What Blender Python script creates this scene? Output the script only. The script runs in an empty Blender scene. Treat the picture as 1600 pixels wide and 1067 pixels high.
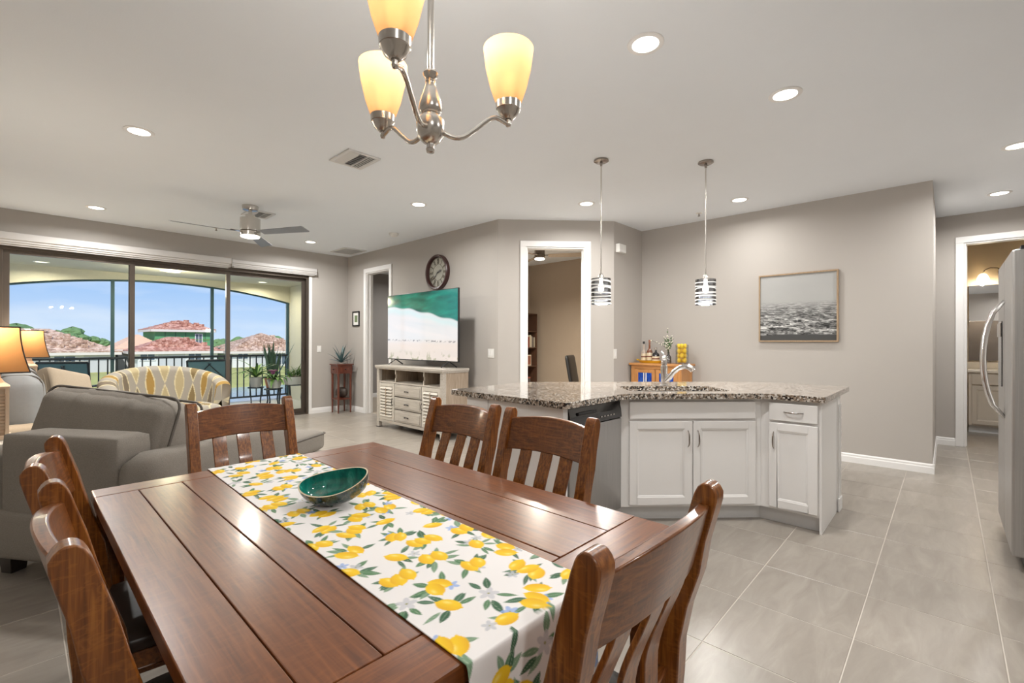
import bpy, bmesh, math, random
import numpy as np
from mathutils import Vector, Matrix
R = math.radians
PI = math.pi
random.seed(7)
rng = np.random.default_rng(11)
SC = bpy.context.scene
COL = SC.collection

# ------------------------------------------------------------------ camera
def make_camera():
    yaw, pit, rol, f = R(43.173), R(.0966), R(.1315), 724.35
    fw = Vector((math.cos(yaw)*math.cos(pit), math.sin(yaw)*math.cos(pit), math.sin(pit)))
    rt = Vector((math.sin(yaw), -math.cos(yaw), 0)); up = rt.cross(fw)
    c, s = math.cos(rol), math.sin(rol)
    r2 = c*rt + s*up; u2 = -s*rt + c*up
    cam = bpy.data.cameras.new('camera'); cam.sensor_width = 36; cam.lens = f/1600*36
    cam.clip_start = .02; cam.clip_end = 600
    o = bpy.data.objects.new('camera', cam); COL.objects.link(o)
    m = Matrix((r2, u2, -fw)).transposed().to_4x4(); m.translation = (0, 0, 1.257)
    o.matrix_world = m
    SC.camera = o
make_camera()
SC.view_settings.view_transform = 'Standard'; SC.view_settings.look = 'None'
SC.view_settings.gamma = 1; SC.view_settings.use_curve_mapping = False
SC.view_settings.exposure = 0.58
CAN_W = 16.0          # watts of one recessed can
CAN_COL = (1, .985, .955)

# ------------------------------------------------------------------ sky and sun
def make_world():
    w = bpy.data.worlds.new('sky'); SC.world = w; w.use_nodes = True
    nt = w.node_tree; N = nt.nodes; L = nt.links; N.clear()
    tc = N.new('ShaderNodeTexCoord'); sep = N.new('ShaderNodeSeparateXYZ'); L.new(tc.outputs['Generated'], sep.inputs[0])
    cr = N.new('ShaderNodeValToRGB'); e = cr.color_ramp.elements
    e[0].position = 0.0; e[0].color = (.62, .76, .97, 1); e[1].position = .32; e[1].color = (.16, .36, .82, 1)
    q = cr.color_ramp.elements.new(.12); q.color = (.32, .54, .93, 1)
    L.new(sep.outputs['Z'], cr.inputs[0])
    mp = N.new('ShaderNodeMapping'); mp.inputs['Scale'].default_value = (2.2, 2.2, 9); L.new(tc.outputs['Generated'], mp.inputs[0])
    nz = N.new('ShaderNodeTexNoise'); nz.inputs['Scale'].default_value = 2.2; nz.inputs['Detail'].default_value = 6; L.new(mp.outputs[0], nz.inputs['Vector'])
    c2 = N.new('ShaderNodeValToRGB'); c2.color_ramp.elements[0].position = .48; c2.color_ramp.elements[1].position = .78; L.new(nz.outputs['Fac'], c2.inputs[0])
    mu = N.new('ShaderNodeMath'); mu.operation = 'MULTIPLY'; mu.inputs[1].default_value = .6; L.new(c2.outputs[0], mu.inputs[0])
    mx = N.new('ShaderNodeMix'); mx.data_type = 'RGBA'; L.new(mu.outputs[0], mx.inputs['Factor']); L.new(cr.outputs[0], mx.inputs[6]); mx.inputs[7].default_value = (.9, .93, .98, 1)
    bg = N.new('ShaderNodeBackground'); bg.inputs[1].default_value = .72; L.new(mx.outputs[2], bg.inputs[0])
    out = N.new('ShaderNodeOutputWorld'); L.new(bg.outputs[0], out.inputs[0])
make_world()
sun = bpy.data.lights.new('sun', 'SUN'); sun.energy = 2.6; sun.angle = R(.6); sun.color = (1, .96, .9)
so = bpy.data.objects.new('sun', sun); COL.objects.link(so)
so.rotation_euler = Vector((.35, .62, -.72)).to_track_quat('-Z', 'Y').to_euler()

# ------------------------------------------------------------------ materials
MATS = {}
def nodes(name):
    m = bpy.data.materials.new(name); m.use_nodes = True
    nt = m.node_tree; b = nt.nodes['Principled BSDF']
    MATS[name] = m
    return m, nt, b
def mixcol(nt, fac, a, b):
    mx = nt.nodes.new('ShaderNodeMix'); mx.data_type = 'RGBA'
    if isinstance(fac, (int, float)): mx.inputs[0].default_value = fac
    else: nt.links.new(fac, mx.inputs[0])
    for k, c in ((6, a), (7, b)):
        if isinstance(c, tuple): mx.inputs[k].default_value = (*c, 1)
        else: nt.links.new(c, mx.inputs[k])
    return mx.outputs[2]
def coords(nt, kind='Object', scale=(1, 1, 1), rot=(0, 0, 0)):
    tc = nt.nodes.new('ShaderNodeTexCoord'); mp = nt.nodes.new('ShaderNodeMapping')
    mp.inputs['Scale'].default_value = scale; mp.inputs['Rotation'].default_value = rot
    nt.links.new(tc.outputs[kind], mp.inputs[0]); return mp.outputs[0]
def noise(nt, vec, scale, detail=4, rough=.55, dist=0):
    n = nt.nodes.new('ShaderNodeTexNoise'); n.inputs['Scale'].default_value = scale; n.inputs['Detail'].default_value = detail
    n.inputs['Roughness'].default_value = rough; n.inputs['Distortion'].default_value = dist
    nt.links.new(vec, n.inputs['Vector']); return n.outputs['Fac']
def ramp(nt, fac, *stops):
    r = nt.nodes.new('ShaderNodeValToRGB'); nt.links.new(fac, r.inputs[0]); el = r.color_ramp.elements
    while len(el) < len(stops): el.new(.5)
    for e, (p, c) in zip(el, stops):
        e.position = p; e.color = (*c, 1) if isinstance(c, tuple) else (c, c, c, 1)
    return r.outputs[0]
def bump(nt, b, h, strength=.2, dist=.01):
    bp = nt.nodes.new('ShaderNodeBump'); bp.inputs['Strength'].default_value = strength; bp.inputs['Distance'].default_value = dist
    nt.links.new(h, bp.inputs['Height']); nt.links.new(bp.outputs[0], b.inputs['Normal'])
def plain(name, c, rough=.5, metal=0, var=.06, vscale=8, bmp=0, bscale=60, coat=0, spec=.5, kind='Object'):
    m, nt, b = nodes(name)
    v = coords(nt, kind)
    f = noise(nt, v, vscale)
    lo = tuple(x*(1-var) for x in c); hi = tuple(min(1, x*(1+var)) for x in c)
    nt.links.new(mixcol(nt, f, lo, hi), b.inputs['Base Color'])
    b.inputs['Roughness'].default_value = rough; b.inputs['Metallic'].default_value = metal
    b.inputs['Coat Weight'].default_value = coat; b.inputs['Coat Roughness'].default_value = .12
    b.inputs['Specular IOR Level'].default_value = spec
    if bmp: bump(nt, b, noise(nt, v, bscale, 3), bmp, .003)
    return m
def wood(name, dark, mid, light, axis='y', rough=.35, coat=.4, gscale=1.0, fleck=.5, kind='Object'):
    m, nt, b = nodes(name)
    s = {'x': (2.2, 44, 44), 'y': (44, 2.2, 44), 'z': (44, 44, 2.2)}[axis]
    v = coords(nt, kind, tuple(x*gscale for x in s))
    g = noise(nt, v, 3.0, 2.5, .6, .5)
    col = ramp(nt, g, (.28, dark), (.5, mid), (.75, light))
    big = noise(nt, coords(nt, kind), 3.5, 2)
    col = mixcol(nt, ramp(nt, big, (.35, 0.0), (.7, .55)), col, mid)
    if fleck:
        s2 = {'x': (9, 3, 3), 'y': (3, 9, 3), 'z': (3, 3, 9)}[axis]
        v2 = coords(nt, kind, tuple(x*gscale for x in s2))
        w = nt.nodes.new('ShaderNodeTexNoise'); w.inputs['Scale'].default_value = 7; w.inputs['Detail'].default_value = 1.5; w.inputs['Distortion'].default_value = 1.2
        nt.links.new(v2, w.inputs['Vector'])
        fl = ramp(nt, w.outputs['Fac'], (.53, 0.0), (.60, fleck), (.68, 0.0))
        col = mixcol(nt, fl, col, light)
    nt.links.new(col, b.inputs['Base Color'])
    b.inputs['Roughness'].default_value = rough
    b.inputs['Coat Weight'].default_value = coat; b.inputs['Coat Roughness'].default_value = .1
    bump(nt, b, g, .035, .001)
    return m
def emit(name, c, s):
    m, nt, b = nodes(name)
    b.inputs['Base Color'].default_value = (*c, 1); b.inputs['Emission Color'].default_value = (*c, 1); b.inputs['Emission Strength'].default_value = s
    return m
def vcol(name, rough=.7, emission=0, coat=0, sheen=0):
    m, nt, b = nodes(name)
    a = nt.nodes.new('ShaderNodeVertexColor'); a.layer_name = 'print'
    nt.links.new(a.outputs[0], b.inputs['Base Color']); b.inputs['Roughness'].default_value = rough
    b.inputs['Coat Weight'].default_value = coat; b.inputs['Coat Roughness'].default_value = .05
    if emission:
        nt.links.new(a.outputs[0], b.inputs['Emission Color']); b.inputs['Emission Strength'].default_value = emission
        nt.links.remove(b.inputs['Base Color'].links[0]); b.inputs['Base Color'].default_value = (.02, .02, .02, 1)
    return m
def glass(name, tint=(1, 1, 1), gloss=.08, rough=.0, k=.8):
    m, nt, b = nodes(name); nt.nodes.remove(b)
    tr = nt.nodes.new('ShaderNodeBsdfTransparent'); tr.inputs[0].default_value = (*tint, 1)
    gl = nt.nodes.new('ShaderNodeBsdfGlossy'); gl.inputs['Roughness'].default_value = rough
    fr = nt.nodes.new('ShaderNodeFresnel'); fr.inputs[0].default_value = 1.45
    mu = nt.nodes.new('ShaderNodeMath'); mu.operation = 'MULTIPLY_ADD'; mu.inputs[1].default_value = k; mu.inputs[2].default_value = gloss*.3
    nt.links.new(fr.outputs[0], mu.inputs[0])
    ms = nt.nodes.new('ShaderNodeMixShader'); nt.links.new(mu.outputs[0], ms.inputs[0]); nt.links.new(tr.outputs[0], ms.inputs[1]); nt.links.new(gl.outputs[0], ms.inputs[2])
    nt.links.new(ms.outputs[0], nt.nodes['Material Output'].inputs[0])
    return m
def shade_mat(name, c, trans=.5, clear=0.0):
    m, nt, b = nodes(name); nt.nodes.remove(b)
    v = coords(nt, 'Object', (1, 1, 1)); f = noise(nt, v, 40, 3)
    col = mixcol(nt, f, tuple(x*.92 for x in c), c)
    d = nt.nodes.new('ShaderNodeBsdfDiffuse'); t = nt.nodes.new('ShaderNodeBsdfTranslucent')
    nt.links.new(col, d.inputs[0]); nt.links.new(col, t.inputs[0])
    ms = nt.nodes.new('ShaderNodeMixShader'); ms.inputs[0].default_value = trans
    nt.links.new(d.outputs[0], ms.inputs[1]); nt.links.new(t.outputs[0], ms.inputs[2]); o = ms.outputs[0]
    if clear:
        tr = nt.nodes.new('ShaderNodeBsdfTransparent'); tr.inputs[0].default_value = (*c, 1)
        m2 = nt.nodes.new('ShaderNodeMixShader'); m2.inputs[0].default_value = clear
        nt.links.new(o, m2.inputs[1]); nt.links.new(tr.outputs[0], m2.inputs[2]); o = m2.outputs[0]
    nt.links.new(o, nt.nodes['Material Output'].inputs[0])
    return m

plain('wall', (.44, .41, .38), .85, var=.02, vscale=2, bmp=.05, bscale=220, kind='Generated')
plain('wall_bath', (.56, .47, .36), .85, var=.02)
plain('wall_den', (.40, .325, .255), .85, var=.02)
plain('wall_bed', (.30, .28, .265), .85, var=.02)
plain('ceiling_paint', (.80, .835, .875), .9, var=.015, vscale=3, bmp=.12, bscale=120)
plain('trim_white', (.83, .82, .81), .4, var=.02)
plain('plastic_white', (.76, .75, .72), .35, var=.02)
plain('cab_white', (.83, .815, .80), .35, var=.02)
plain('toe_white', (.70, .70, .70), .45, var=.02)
plain('grout', (.52, .475, .42), .8, var=.08)
plain('stucco', (.58, .56, .46), .95, var=.08, vscale=30, bmp=.6, bscale=90)
plain('lanai_floor', (.5, .5, .48), .8, var=.06)
plain('bronze', (.105, .085, .07), .35, .6, var=.1)
plain('teal_metal', (.05, .10, .115), .4, .4, var=.1)
plain('rail_metal', (.022, .03, .04), .4, .3, var=.1)
plain('shade_white', (.52, .50, .485), .5, var=.02)
plain('nickel', (.60, .57, .53), .24, 1, var=.06, vscale=20)
plain('nickel_dark', (.34, .30, .27), .25, 1, var=.06)
plain('chrome', (.78, .77, .76), .12, 1, var=.03)
plain('blade_grey', (.27, .28, .30), .45, .2, var=.06)
plain('black', (.012, .012, .013), .35, var=.1)
plain('black_gloss', (.015, .015, .017), .12, var=.05, coat=.5)
plain('leather', (.035, .022, .016), .4, var=.2, vscale=12, bmp=.1)
plain('dark_leg', (.03, .022, .018), .4, var=.15)
plain('brown_rim', (.055, .022, .02), .35, var=.2)
plain('fabric_grey', (.27, .245, .215), .95, var=.30, vscale=210, bmp=.5, bscale=260, spec=.2)
plain('piping_grey', (.13, .115, .10), .9, var=.1)
plain('fabric_tan', (.40, .33, .25), .95, var=.10, vscale=90, bmp=.3, bscale=300, spec=.2)
plain('fabric_bluelit', (.27, .275, .275), .6, var=.08, vscale=30, bmp=.2, bscale=200)  # cool grey puts the bluish sheen of the lit cushion into its colour
plain('sling', (.08, .17, .20), .7, var=.12, vscale=60)
plain('lamp_cream', (.60, .46, .33), .5, var=.06)
plain('paint_beige', (.56, .52, .46), .6, var=.14, vscale=14, bmp=.2, bscale=50)
plain('pot_white', (.62, .62, .60), .5, var=.05)
plain('pot_grey', (.38, .38, .37), .7, var=.1)
plain('terracotta', (.30, .12, .07), .7, var=.1)
plain('soil', (.05, .035, .025), .95, var=.3)
plain('leaf', (.06, .16, .045), .45, var=.35, vscale=18)
plain('leaf_light', (.16, .30, .07), .45, var=.3, vscale=18)
plain('leaf_agave', (.07, .14, .15), .5, var=.25, vscale=14)
plain('leaf_snake', (.055, .11, .07), .45, var=.5, vscale=26)
plain('leaf_edge', (.42, .44, .20), .5, var=.1)
plain('petal_pink', (.55, .14, .42), .5, var=.2)
plain('petal_white', (.80, .78, .66), .6, var=.06)
plain('stem', (.06, .08, .03), .7, var=.2)
plain('lemon', (.86, .56, .015), .4, var=.12, vscale=30, bmp=.15, bscale=150)
plain('tray_yellow', (.70, .42, .02), .3, var=.06, coat=.5)
plain('liquor', (.16, .045, .012), .12, var=.1, coat=.6)
plain('bottle_clear', (.42, .34, .28), .1, var=.1, coat=.6)
plain('label_cream', (.66, .56, .40), .6, var=.1, vscale=60)
plain('label_print', (.18, .05, .03), .6, var=.2)
plain('cap_black', (.015, .014, .014), .4)
plain('shell', (.05, .034, .026), .5, var=.5, vscale=40, bmp=.5, bscale=60)
plain('concrete_white', (.80, .79, .77), .9, var=.04)
plain('house_grey', (.60, .60, .61), .9, var=.05, vscale=2)
plain('house_green', (.13, .36, .16), .9, var=.10, vscale=1)
plain('house_glass', (.12, .15, .18), .15, var=.2)
plain('fascia', (.80, .72, .64), .8, var=.05)
plain('underlay', (.80, .52, .36), .9, var=.06, vscale=1)
plain('grass', (.42, .40, .13), .95, var=.3, vscale=.8)
plain('water', (.30, .44, .56), .12, var=.06, vscale=.3, bmp=.25, bscale=2)
plain('foliage', (.16, .26, .10), .9, var=.4, vscale=2)
plain('bark', (.10, .08, .06), .95, var=.2)
plain('carpet', (.42, .36, .29), .95, var=.1, vscale=100)
plain('mat_white', (.82, .81, .78), .8, var=.02)
plain('photo_green', (.18, .24, .12), .5, var=.7, vscale=60)
plain('clock_face', (.40, .385, .33), .6, var=.16, vscale=18)
plain('numeral', (.10, .085, .06), .6, var=.1)
plain('vanity_cream', (.64, .57, .48), .45, var=.03)
plain('marble', (.78, .72, .62), .25, var=.03)
plain('mirror', (.85, .85, .85), .01, 1, var=0)
plain('grille_white', (.66, .655, .645), .5, var=.02)
plain('dark_slot', (.16, .16, .16), .9)
plain('book_cloth', (.45, .40, .33), .8, var=.1)
plain('book_dark', (.10, .08, .07), .8, var=.1)
plain('book_cream', (.62, .55, .42), .8, var=.1)
plain('book_red', (.30, .08, .05), .8, var=.1)
wood('table_wood', (.080, .021, .005), (.165, .047, .010), (.27, .090, .022), 'y', .30, .30, .7, .22)
wood('table_wood_x', (.085, .022, .005), (.175, .050, .011), (.28, .094, .023), 'x', .30, .30, .7, .22)
wood('chair_wood', (.060, .015, .002), (.20, .060, .009), (.40, .148, .026), 'z', .3, .4, 1, .3)
wood('chair_wood_x', (.062, .017, .004), (.155, .047, .010), (.30, .105, .022), 'x', .3, .4, 1, .35)
wood('grey_wood', (.24, .185, .135), (.35, .275, .205), (.48, .395, .31), 'z', .6, .05, .8, 0)
wood('light_wood', (.34, .30, .26), (.45, .41, .36), (.55, .51, .46), 'y', .6, .05, .8, 0)
wood('red_wood', (.06, .014, .008), (.13, .032, .018), (.20, .06, .03), 'z', .3, .4, 1, 0)
wood('oak', (.36, .15, .042), (.50, .225, .07), (.60, .31, .12), 'z', .4, .3, 1, .2)
wood('oak_x', (.36, .15, .042), (.50, .225, .07), (.60, .31, .12), 'y', .4, .3, 1, .2)
wood('dark_shelf', (.05, .024, .014), (.09, .042, .024), (.13, .064, .036), 'z', .5, .2, 1, 0)
wood('frame_wood', (.20, .13, .07), (.34, .235, .14), (.45, .33, .21), 'z', .6, .05, 2, 0)
emit('can_glow', (1, .93, .80), 5.5)
emit('bulb', (1, .82, .52), 22)
emit('fan_glow', (1, .93, .78), 2.4)
emit('lanai_glow', (1, .95, .7), 1.3)
shade_mat('frost_glass', (.47, .355, .25), .5, .20)
shade_mat('lamp_fabric', (.36, .19, .08), .5, 0)
shade_mat('frost_white', (.95, .93, .88), .5, .2)
glass('pane', (.97, .985, .98), .0, 0, .22)
glass('clear_glass', (.97, .98, .98), .12, 0, .45)
glass('smoke_glass', (.72, .73, .75), .25)
vcol('runner_print', .85); vcol('tv_print', .10, .72, .5); vcol('canvas_print', .7); vcol('ogee_fabric', .9)
wb = plain('band_white', (.85, .85, .84), .4, var=.01)

def special():
    # porcelain floor tile: soft linen-like drift, different on every tile
    m, nt, b = nodes('tile')
    v = coords(nt, 'Object', (1, 1, 1)); oi = nt.nodes.new('ShaderNodeObjectInfo')
    ad = nt.nodes.new('ShaderNodeVectorMath'); ad.operation = 'ADD'; nt.links.new(v, ad.inputs[0])
    sc = nt.nodes.new('ShaderNodeVectorMath'); sc.operation = 'SCALE'; sc.inputs['Scale'].default_value = 37
    cb = nt.nodes.new('ShaderNodeCombineXYZ'); nt.links.new(oi.outputs['Random'], cb.inputs[0]); nt.links.new(oi.outputs['Random'], cb.inputs[1])
    nt.links.new(cb.outputs[0], sc.inputs[0]); nt.links.new(sc.outputs[0], ad.inputs[1])
    mp = nt.nodes.new('ShaderNodeMapping'); mp.inputs['Rotation'].default_value = (0, 0, .5); mp.inputs['Scale'].default_value = (1.2, 5, 1); nt.links.new(ad.outputs[0], mp.inputs[0])
    n1 = noise(nt, mp.outputs[0], 2.6, 6, .6, .8)
    col = ramp(nt, n1, (.3, (.255, .224, .192)), (.55, (.305, .272, .236)), (.75, (.355, .320, .280)))
    r = nt.nodes.new('ShaderNodeMath'); r.operation = 'MULTIPLY_ADD'; r.inputs[1].default_value = .10; r.inputs[2].default_value = .95; nt.links.new(oi.outputs['Random'], r.inputs[0])
    vm = nt.nodes.new('ShaderNodeVectorMath'); vm.operation = 'SCALE'; nt.links.new(col, vm.inputs[0]); nt.links.new(r.outputs[0], vm.inputs['Scale'])
    nt.links.new(vm.outputs[0], b.inputs['Base Color']); b.inputs['Roughness'].default_value = .3
    # granite
    m, nt, b = nodes('granite')
    v = coords(nt, 'Object')
    vo = nt.nodes.new('ShaderNodeTexVoronoi'); vo.inputs['Scale'].default_value = 95; nt.links.new(v, vo.inputs['Vector'])
    sp = nt.nodes.new('ShaderNodeSeparateColor'); nt.links.new(vo.outputs['Color'], sp.inputs[0])
    c1 = ramp(nt, sp.outputs[0], (0, (.012, .011, .011)), (.24, (.014, .012, .012)), (.27, (.12, .09, .065)), (.48, (.22, .165, .12)), (.7, (.36, .30, .245)), (.88, (.62, .58, .53)))
    n2 = noise(nt, v, 14, 3)
    col = mixcol(nt, ramp(nt, n2, (.45, 0.0), (.75, .35)), c1, (.26, .20, .15))
    nt.links.new(col, b.inputs['Base Color']); b.inputs['Roughness'].default_value = .12; b.inputs['Coat Weight'].default_value = .4
    # brushed stainless
    m, nt, b = nodes('stainless')
    v = coords(nt, 'Object', (90, 90, 1.2)); n = noise(nt, v, 3, 4)
    nt.links.new(mixcol(nt, n, (.36, .355, .35), (.56, .55, .54)), b.inputs['Base Color']); b.inputs['Metallic'].default_value = .9; b.inputs['Roughness'].default_value = .34
    # roof tile
    for nm, a, c in (('roof_red', (.46, .19, .13), (.78, .46, .35)), ('roof_tan', (.46, .28, .19), (.82, .60, .46))):
        m, nt, b = nodes(nm)
        v = coords(nt, 'Object', (1, 1, 1)); n = noise(nt, v, 2.6, 5, .7)
        nt.links.new(ramp(nt, n, (.36, tuple(x*.62 for x in a)), (.46, a), (.62, c)), b.inputs['Base Color']); b.inputs['Roughness'].default_value = .9
    # blue door glass with streaks
    m, nt, b = nodes('blue_glass')
    n = noise(nt, coords(nt, 'Object', (6, 6, 1.5)), 6, 4, .6, 1.5)
    nt.links.new(ramp(nt, n, (.35, (.005, .02, .16)), (.55, (.01, .07, .42)), (.72, (.10, .25, .65))), b.inputs['Base Color']); b.inputs['Roughness'].default_value = .12
    # glazed bowl
    m, nt, b = nodes('glaze_in')
    n = noise(nt, coords(nt, 'Object', (14, 14, 6)), 3, 4, .6, .8)
    nt.links.new(ramp(nt, n, (.3, (.005, .10, .085)), (.55, (.012, .22, .17)), (.75, (.06, .38, .30))), b.inputs['Base Color']); b.inputs['Roughness'].default_value = .1; b.inputs['Coat Weight'].default_value = .8
    m, nt, b = nodes('glaze_out')
    n = noise(nt, coords(nt, 'Object'), 40, 5, .7)
    nt.links.new(ramp(nt, n, (.38, (.018, .03, .04)), (.5, (.06, .10, .10)), (.66, (.26, .20, .15))), b.inputs['Base Color']); b.inputs['Roughness'].default_value = .15; b.inputs['Coat Weight'].default_value = .6
special()

# ------------------------------------------------------------------ geometry helpers
class G:
    def __init__(s): s.v = []; s.f = []
    def add(s, v, f):
        o = len(s.v); s.v += [tuple(p) for p in v]; s.f += [tuple(i+o for i in q) for q in f]; return s
    def box(s, c, d, rz=0, M=None):
        x, y, z = (k/2 for k in d)
        v = [Vector((a*x, b*y, e*z)) for e in (-1, 1) for a, b in ((-1, -1), (1, -1), (1, 1), (-1, 1))]
        if M is None: M = Matrix.Rotation(rz, 3, 'Z')
        return s.add([M @ p + Vector(c) for p in v], [(3, 2, 1, 0), (4, 5, 6, 7), (0, 1, 5, 4), (1, 2, 6, 5), (2, 3, 7, 6), (3, 0, 4, 7)])
    def b2(s, a, b): return s.box([(p+q)/2 for p, q in zip(a, b)], [abs(q-p) for p, q in zip(a, b)])
    def lathe(s, prof, c=(0, 0, 0), n=24, M=None):
        v = []; f = []
        for r, z in prof:
            for i in range(n):
                a = 2*PI*i/n; p = Vector((max(r, 1e-5)*math.cos(a), max(r, 1e-5)*math.sin(a), z))
                if M is not None: p = M @ p
                v.append(p+Vector(c))
        for k in range(len(prof)-1):
            for i in range(n):
                j = (i+1) % n; f.append((k*n+i, k*n+j, (k+1)*n+j, (k+1)*n+i))
        return s.add(v, f)
    def cyl(s, c, r, z0, z1, n=20): return s.lathe([(0, z0), (r, z0), (r, z1), (0, z1)], c, n)
    def tube(s, path, r, n=8, cap=True):
        P = [Vector(p) for p in path]; m = len(P); v = []; f = []
        rr = r if isinstance(r, (list, tuple)) else [r]*m
        ref = None
        for k in range(m):
            t = (P[min(k+1, m-1)]-P[max(k-1, 0)]).normalized()
            if ref is None:
                ref = t.orthogonal().normalized()
            ref = (ref - t*ref.dot(t)).normalized(); b = t.cross(ref)
            for i in range(n):
                a = 2*PI*i/n; v.append(P[k]+rr[k]*(math.cos(a)*ref+math.sin(a)*b))
        for k in range(m-1):
            for i in range(n):
                j = (i+1) % n; f.append((k*n+i, k*n+j, (k+1)*n+j, (k+1)*n+i))
        if cap: f.append(tuple(range(n-1, -1, -1))); f.append(tuple((m-1)*n+i for i in range(n)))
        return s.add(v, f)
    def prism(s, poly, z0, z1):
        n = len(poly); v = [(x, y, z0) for x, y in poly]+[(x, y, z1) for x, y in poly]
        return s.add(v, [tuple(range(n-1, -1, -1)), tuple(range(n, 2*n))]+[(i, (i+1) % n, n+(i+1) % n, n+i) for i in range(n)])
    def loft(s, secs, closed=True, cap=True):
        n = len(secs[0]); v = [p for q in secs for p in q]; f = []
        for k in range(len(secs)-1):
            for i in range(n if closed else n-1):
                j = (i+1) % n; f.append((k*n+i, k*n+j, (k+1)*n+j, (k+1)*n+i))
        if cap and closed:
            f.append(tuple(range(n-1, -1, -1))); f.append(tuple((len(secs)-1)*n+i for i in range(n)))
        return s.add(v, f)
    def soft(s, c, d, r=.05, puff=(0, 0, 0), n=8, M=None):
        # rounded, puffed cushion block
        hx, hy, hz = (k/2 for k in d); r = min(r, hx, hy, hz)
        idx = {}; v = []; f = []
        def vert(a, b, e):
            k = (a, b, e)
            if k not in idx:
                u = [2*q/n-1 for q in k]
                u = [math.copysign(abs(q)**.8, q) for q in u]
                p = Vector((u[0]*hx, u[1]*hy, u[2]*hz))
                i = Vector([max(-h+r, min(h-r, q)) for q, h in zip(p, (hx, hy, hz))])
                dd = p-i
                if dd.length > 1e-9: p = i+dd.normalized()*r
                bx = (1-u[1]**2)*(1-u[2]**2); by = (1-u[0]**2)*(1-u[2]**2); bz = (1-u[0]**2)*(1-u[1]**2)
                p += Vector((puff[0]*u[0]*bx, puff[1]*u[1]*by, puff[2]*u[2]*bz))
                if M is not None: p = M @ p
                idx[k] = len(v); v.append(p+Vector(c))
            return idx[k]
        for a in range(n):
            for b in range(n):
                for e, fl in ((0, 1), (n, 0)):
                    for pm in range(3):
                        q = [(a, b), (a+1, b), (a+1, b+1), (a, b+1)]
                        ids = []
                        for (i, j) in q:
                            t = [0, 0, 0]; t[pm] = e; t[(pm+1) % 3] = i; t[(pm+2) % 3] = j; ids.append(vert(*t))
                        f.append(tuple(ids[::-1]) if fl else tuple(ids))
        return s.add(v, f)
    def mesh(s, name):
        me = bpy.data.meshes.new(name); me.from_pydata(s.v, [], s.f)
        bm = bmesh.new(); bm.from_mesh(me); bmesh.ops.remove_doubles(bm, verts=bm.verts, dist=1e-6); bmesh.ops.recalc_face_normals(bm, faces=bm.faces); bm.to_mesh(me); bm.free()
        return me
def obj(name, g, mat, parent=None, smooth=False, bevel=0, label=None):
    me = g.mesh(name) if isinstance(g, G) else g
    if not me.materials: me.materials.append(MATS[mat])
    o = bpy.data.objects.new(name, me); COL.objects.link(o)
    if parent is not None: o.parent = parent
    if smooth:
        me.shade_smooth()
        if smooth == 'auto': me.set_sharp_from_angle(angle=R(40))
    if bevel:
        b = o.modifiers.new('bevel', 'BEVEL'); b.width = bevel; b.segments = 2; b.limit_method = 'ANGLE'; b.angle_limit = R(40)
    if label: o['label'] = label
    return o
def tag(o, label, cat, group=None):
    o['label'] = label; o['category'] = cat
    if group: o['group'] = group
    return o
def thing(name, label, cat, loc=(0, 0, 0), rz=0, group=None):
    o = bpy.data.objects.new(name, None); COL.objects.link(o); o.empty_display_size = .1
    o.location = loc; o.rotation_euler = (0, 0, rz)
    return tag(o, label, cat, group)
def struct(name, g, mat, bevel=0, parent=None):
    o = obj(name, g, mat, parent, bevel=bevel)
    if parent is None: o['kind'] = 'structure'
    return o
def dup(root, loc, rz, label, group=None):
    r = root.copy(); COL.objects.link(r); r.location = loc; r.rotation_euler = (0, 0, rz); r['label'] = label
    if group: r['group'] = group
    for ch in list(root.children):
        c = ch.copy(); COL.objects.link(c); c.parent = r
        for gch in list(ch.children):
            d = gch.copy(); COL.objects.link(d); d.parent = c
    return r
def lamp(kind, loc, energy, color, size=.1, parent=None, name='light', rot=(0, 0, 0), spot=None):
    l = bpy.data.lights.new(name, kind); l.energy = energy; l.color = color
    if kind == 'AREA': l.shape = 'DISK'; l.size = size; l.spread = R(165)
    elif kind == 'POINT': l.shadow_soft_size = size
    o = bpy.data.objects.new(name, l); COL.objects.link(o); o.location = loc; o.rotation_euler = rot
    if parent is not None: o.parent = parent
    return o
def fbm(x, y, seed=0, octv=4):
    # value noise on arrays
    out = np.zeros_like(x, dtype=float); amp = 1; tot = 0
    for k in range(octv):
        r = np.random.default_rng(seed+k).random((64, 64))
        xi = np.floor(x).astype(int); yi = np.floor(y).astype(int); fx = x-xi; fy = y-yi
        fx = fx*fx*(3-2*fx); fy = fy*fy*(3-2*fy)
        a = r[xi % 64, yi % 64]; b = r[(xi+1) % 64, yi % 64]; c = r[xi % 64, (yi+1) % 64]; d = r[(xi+1) % 64, (yi+1) % 64]
        out += amp*((a*(1-fx)+b*fx)*(1-fy)+(c*(1-fx)+d*fx)*fy); tot += amp; amp *= .5; x = x*2.03; y = y*2.03
    return out/tot
def lin(c):
    c = np.array(c, float)/255.; return np.where(c <= .04045, c/12.92, ((c+.055)/1.055)**2.4)
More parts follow.
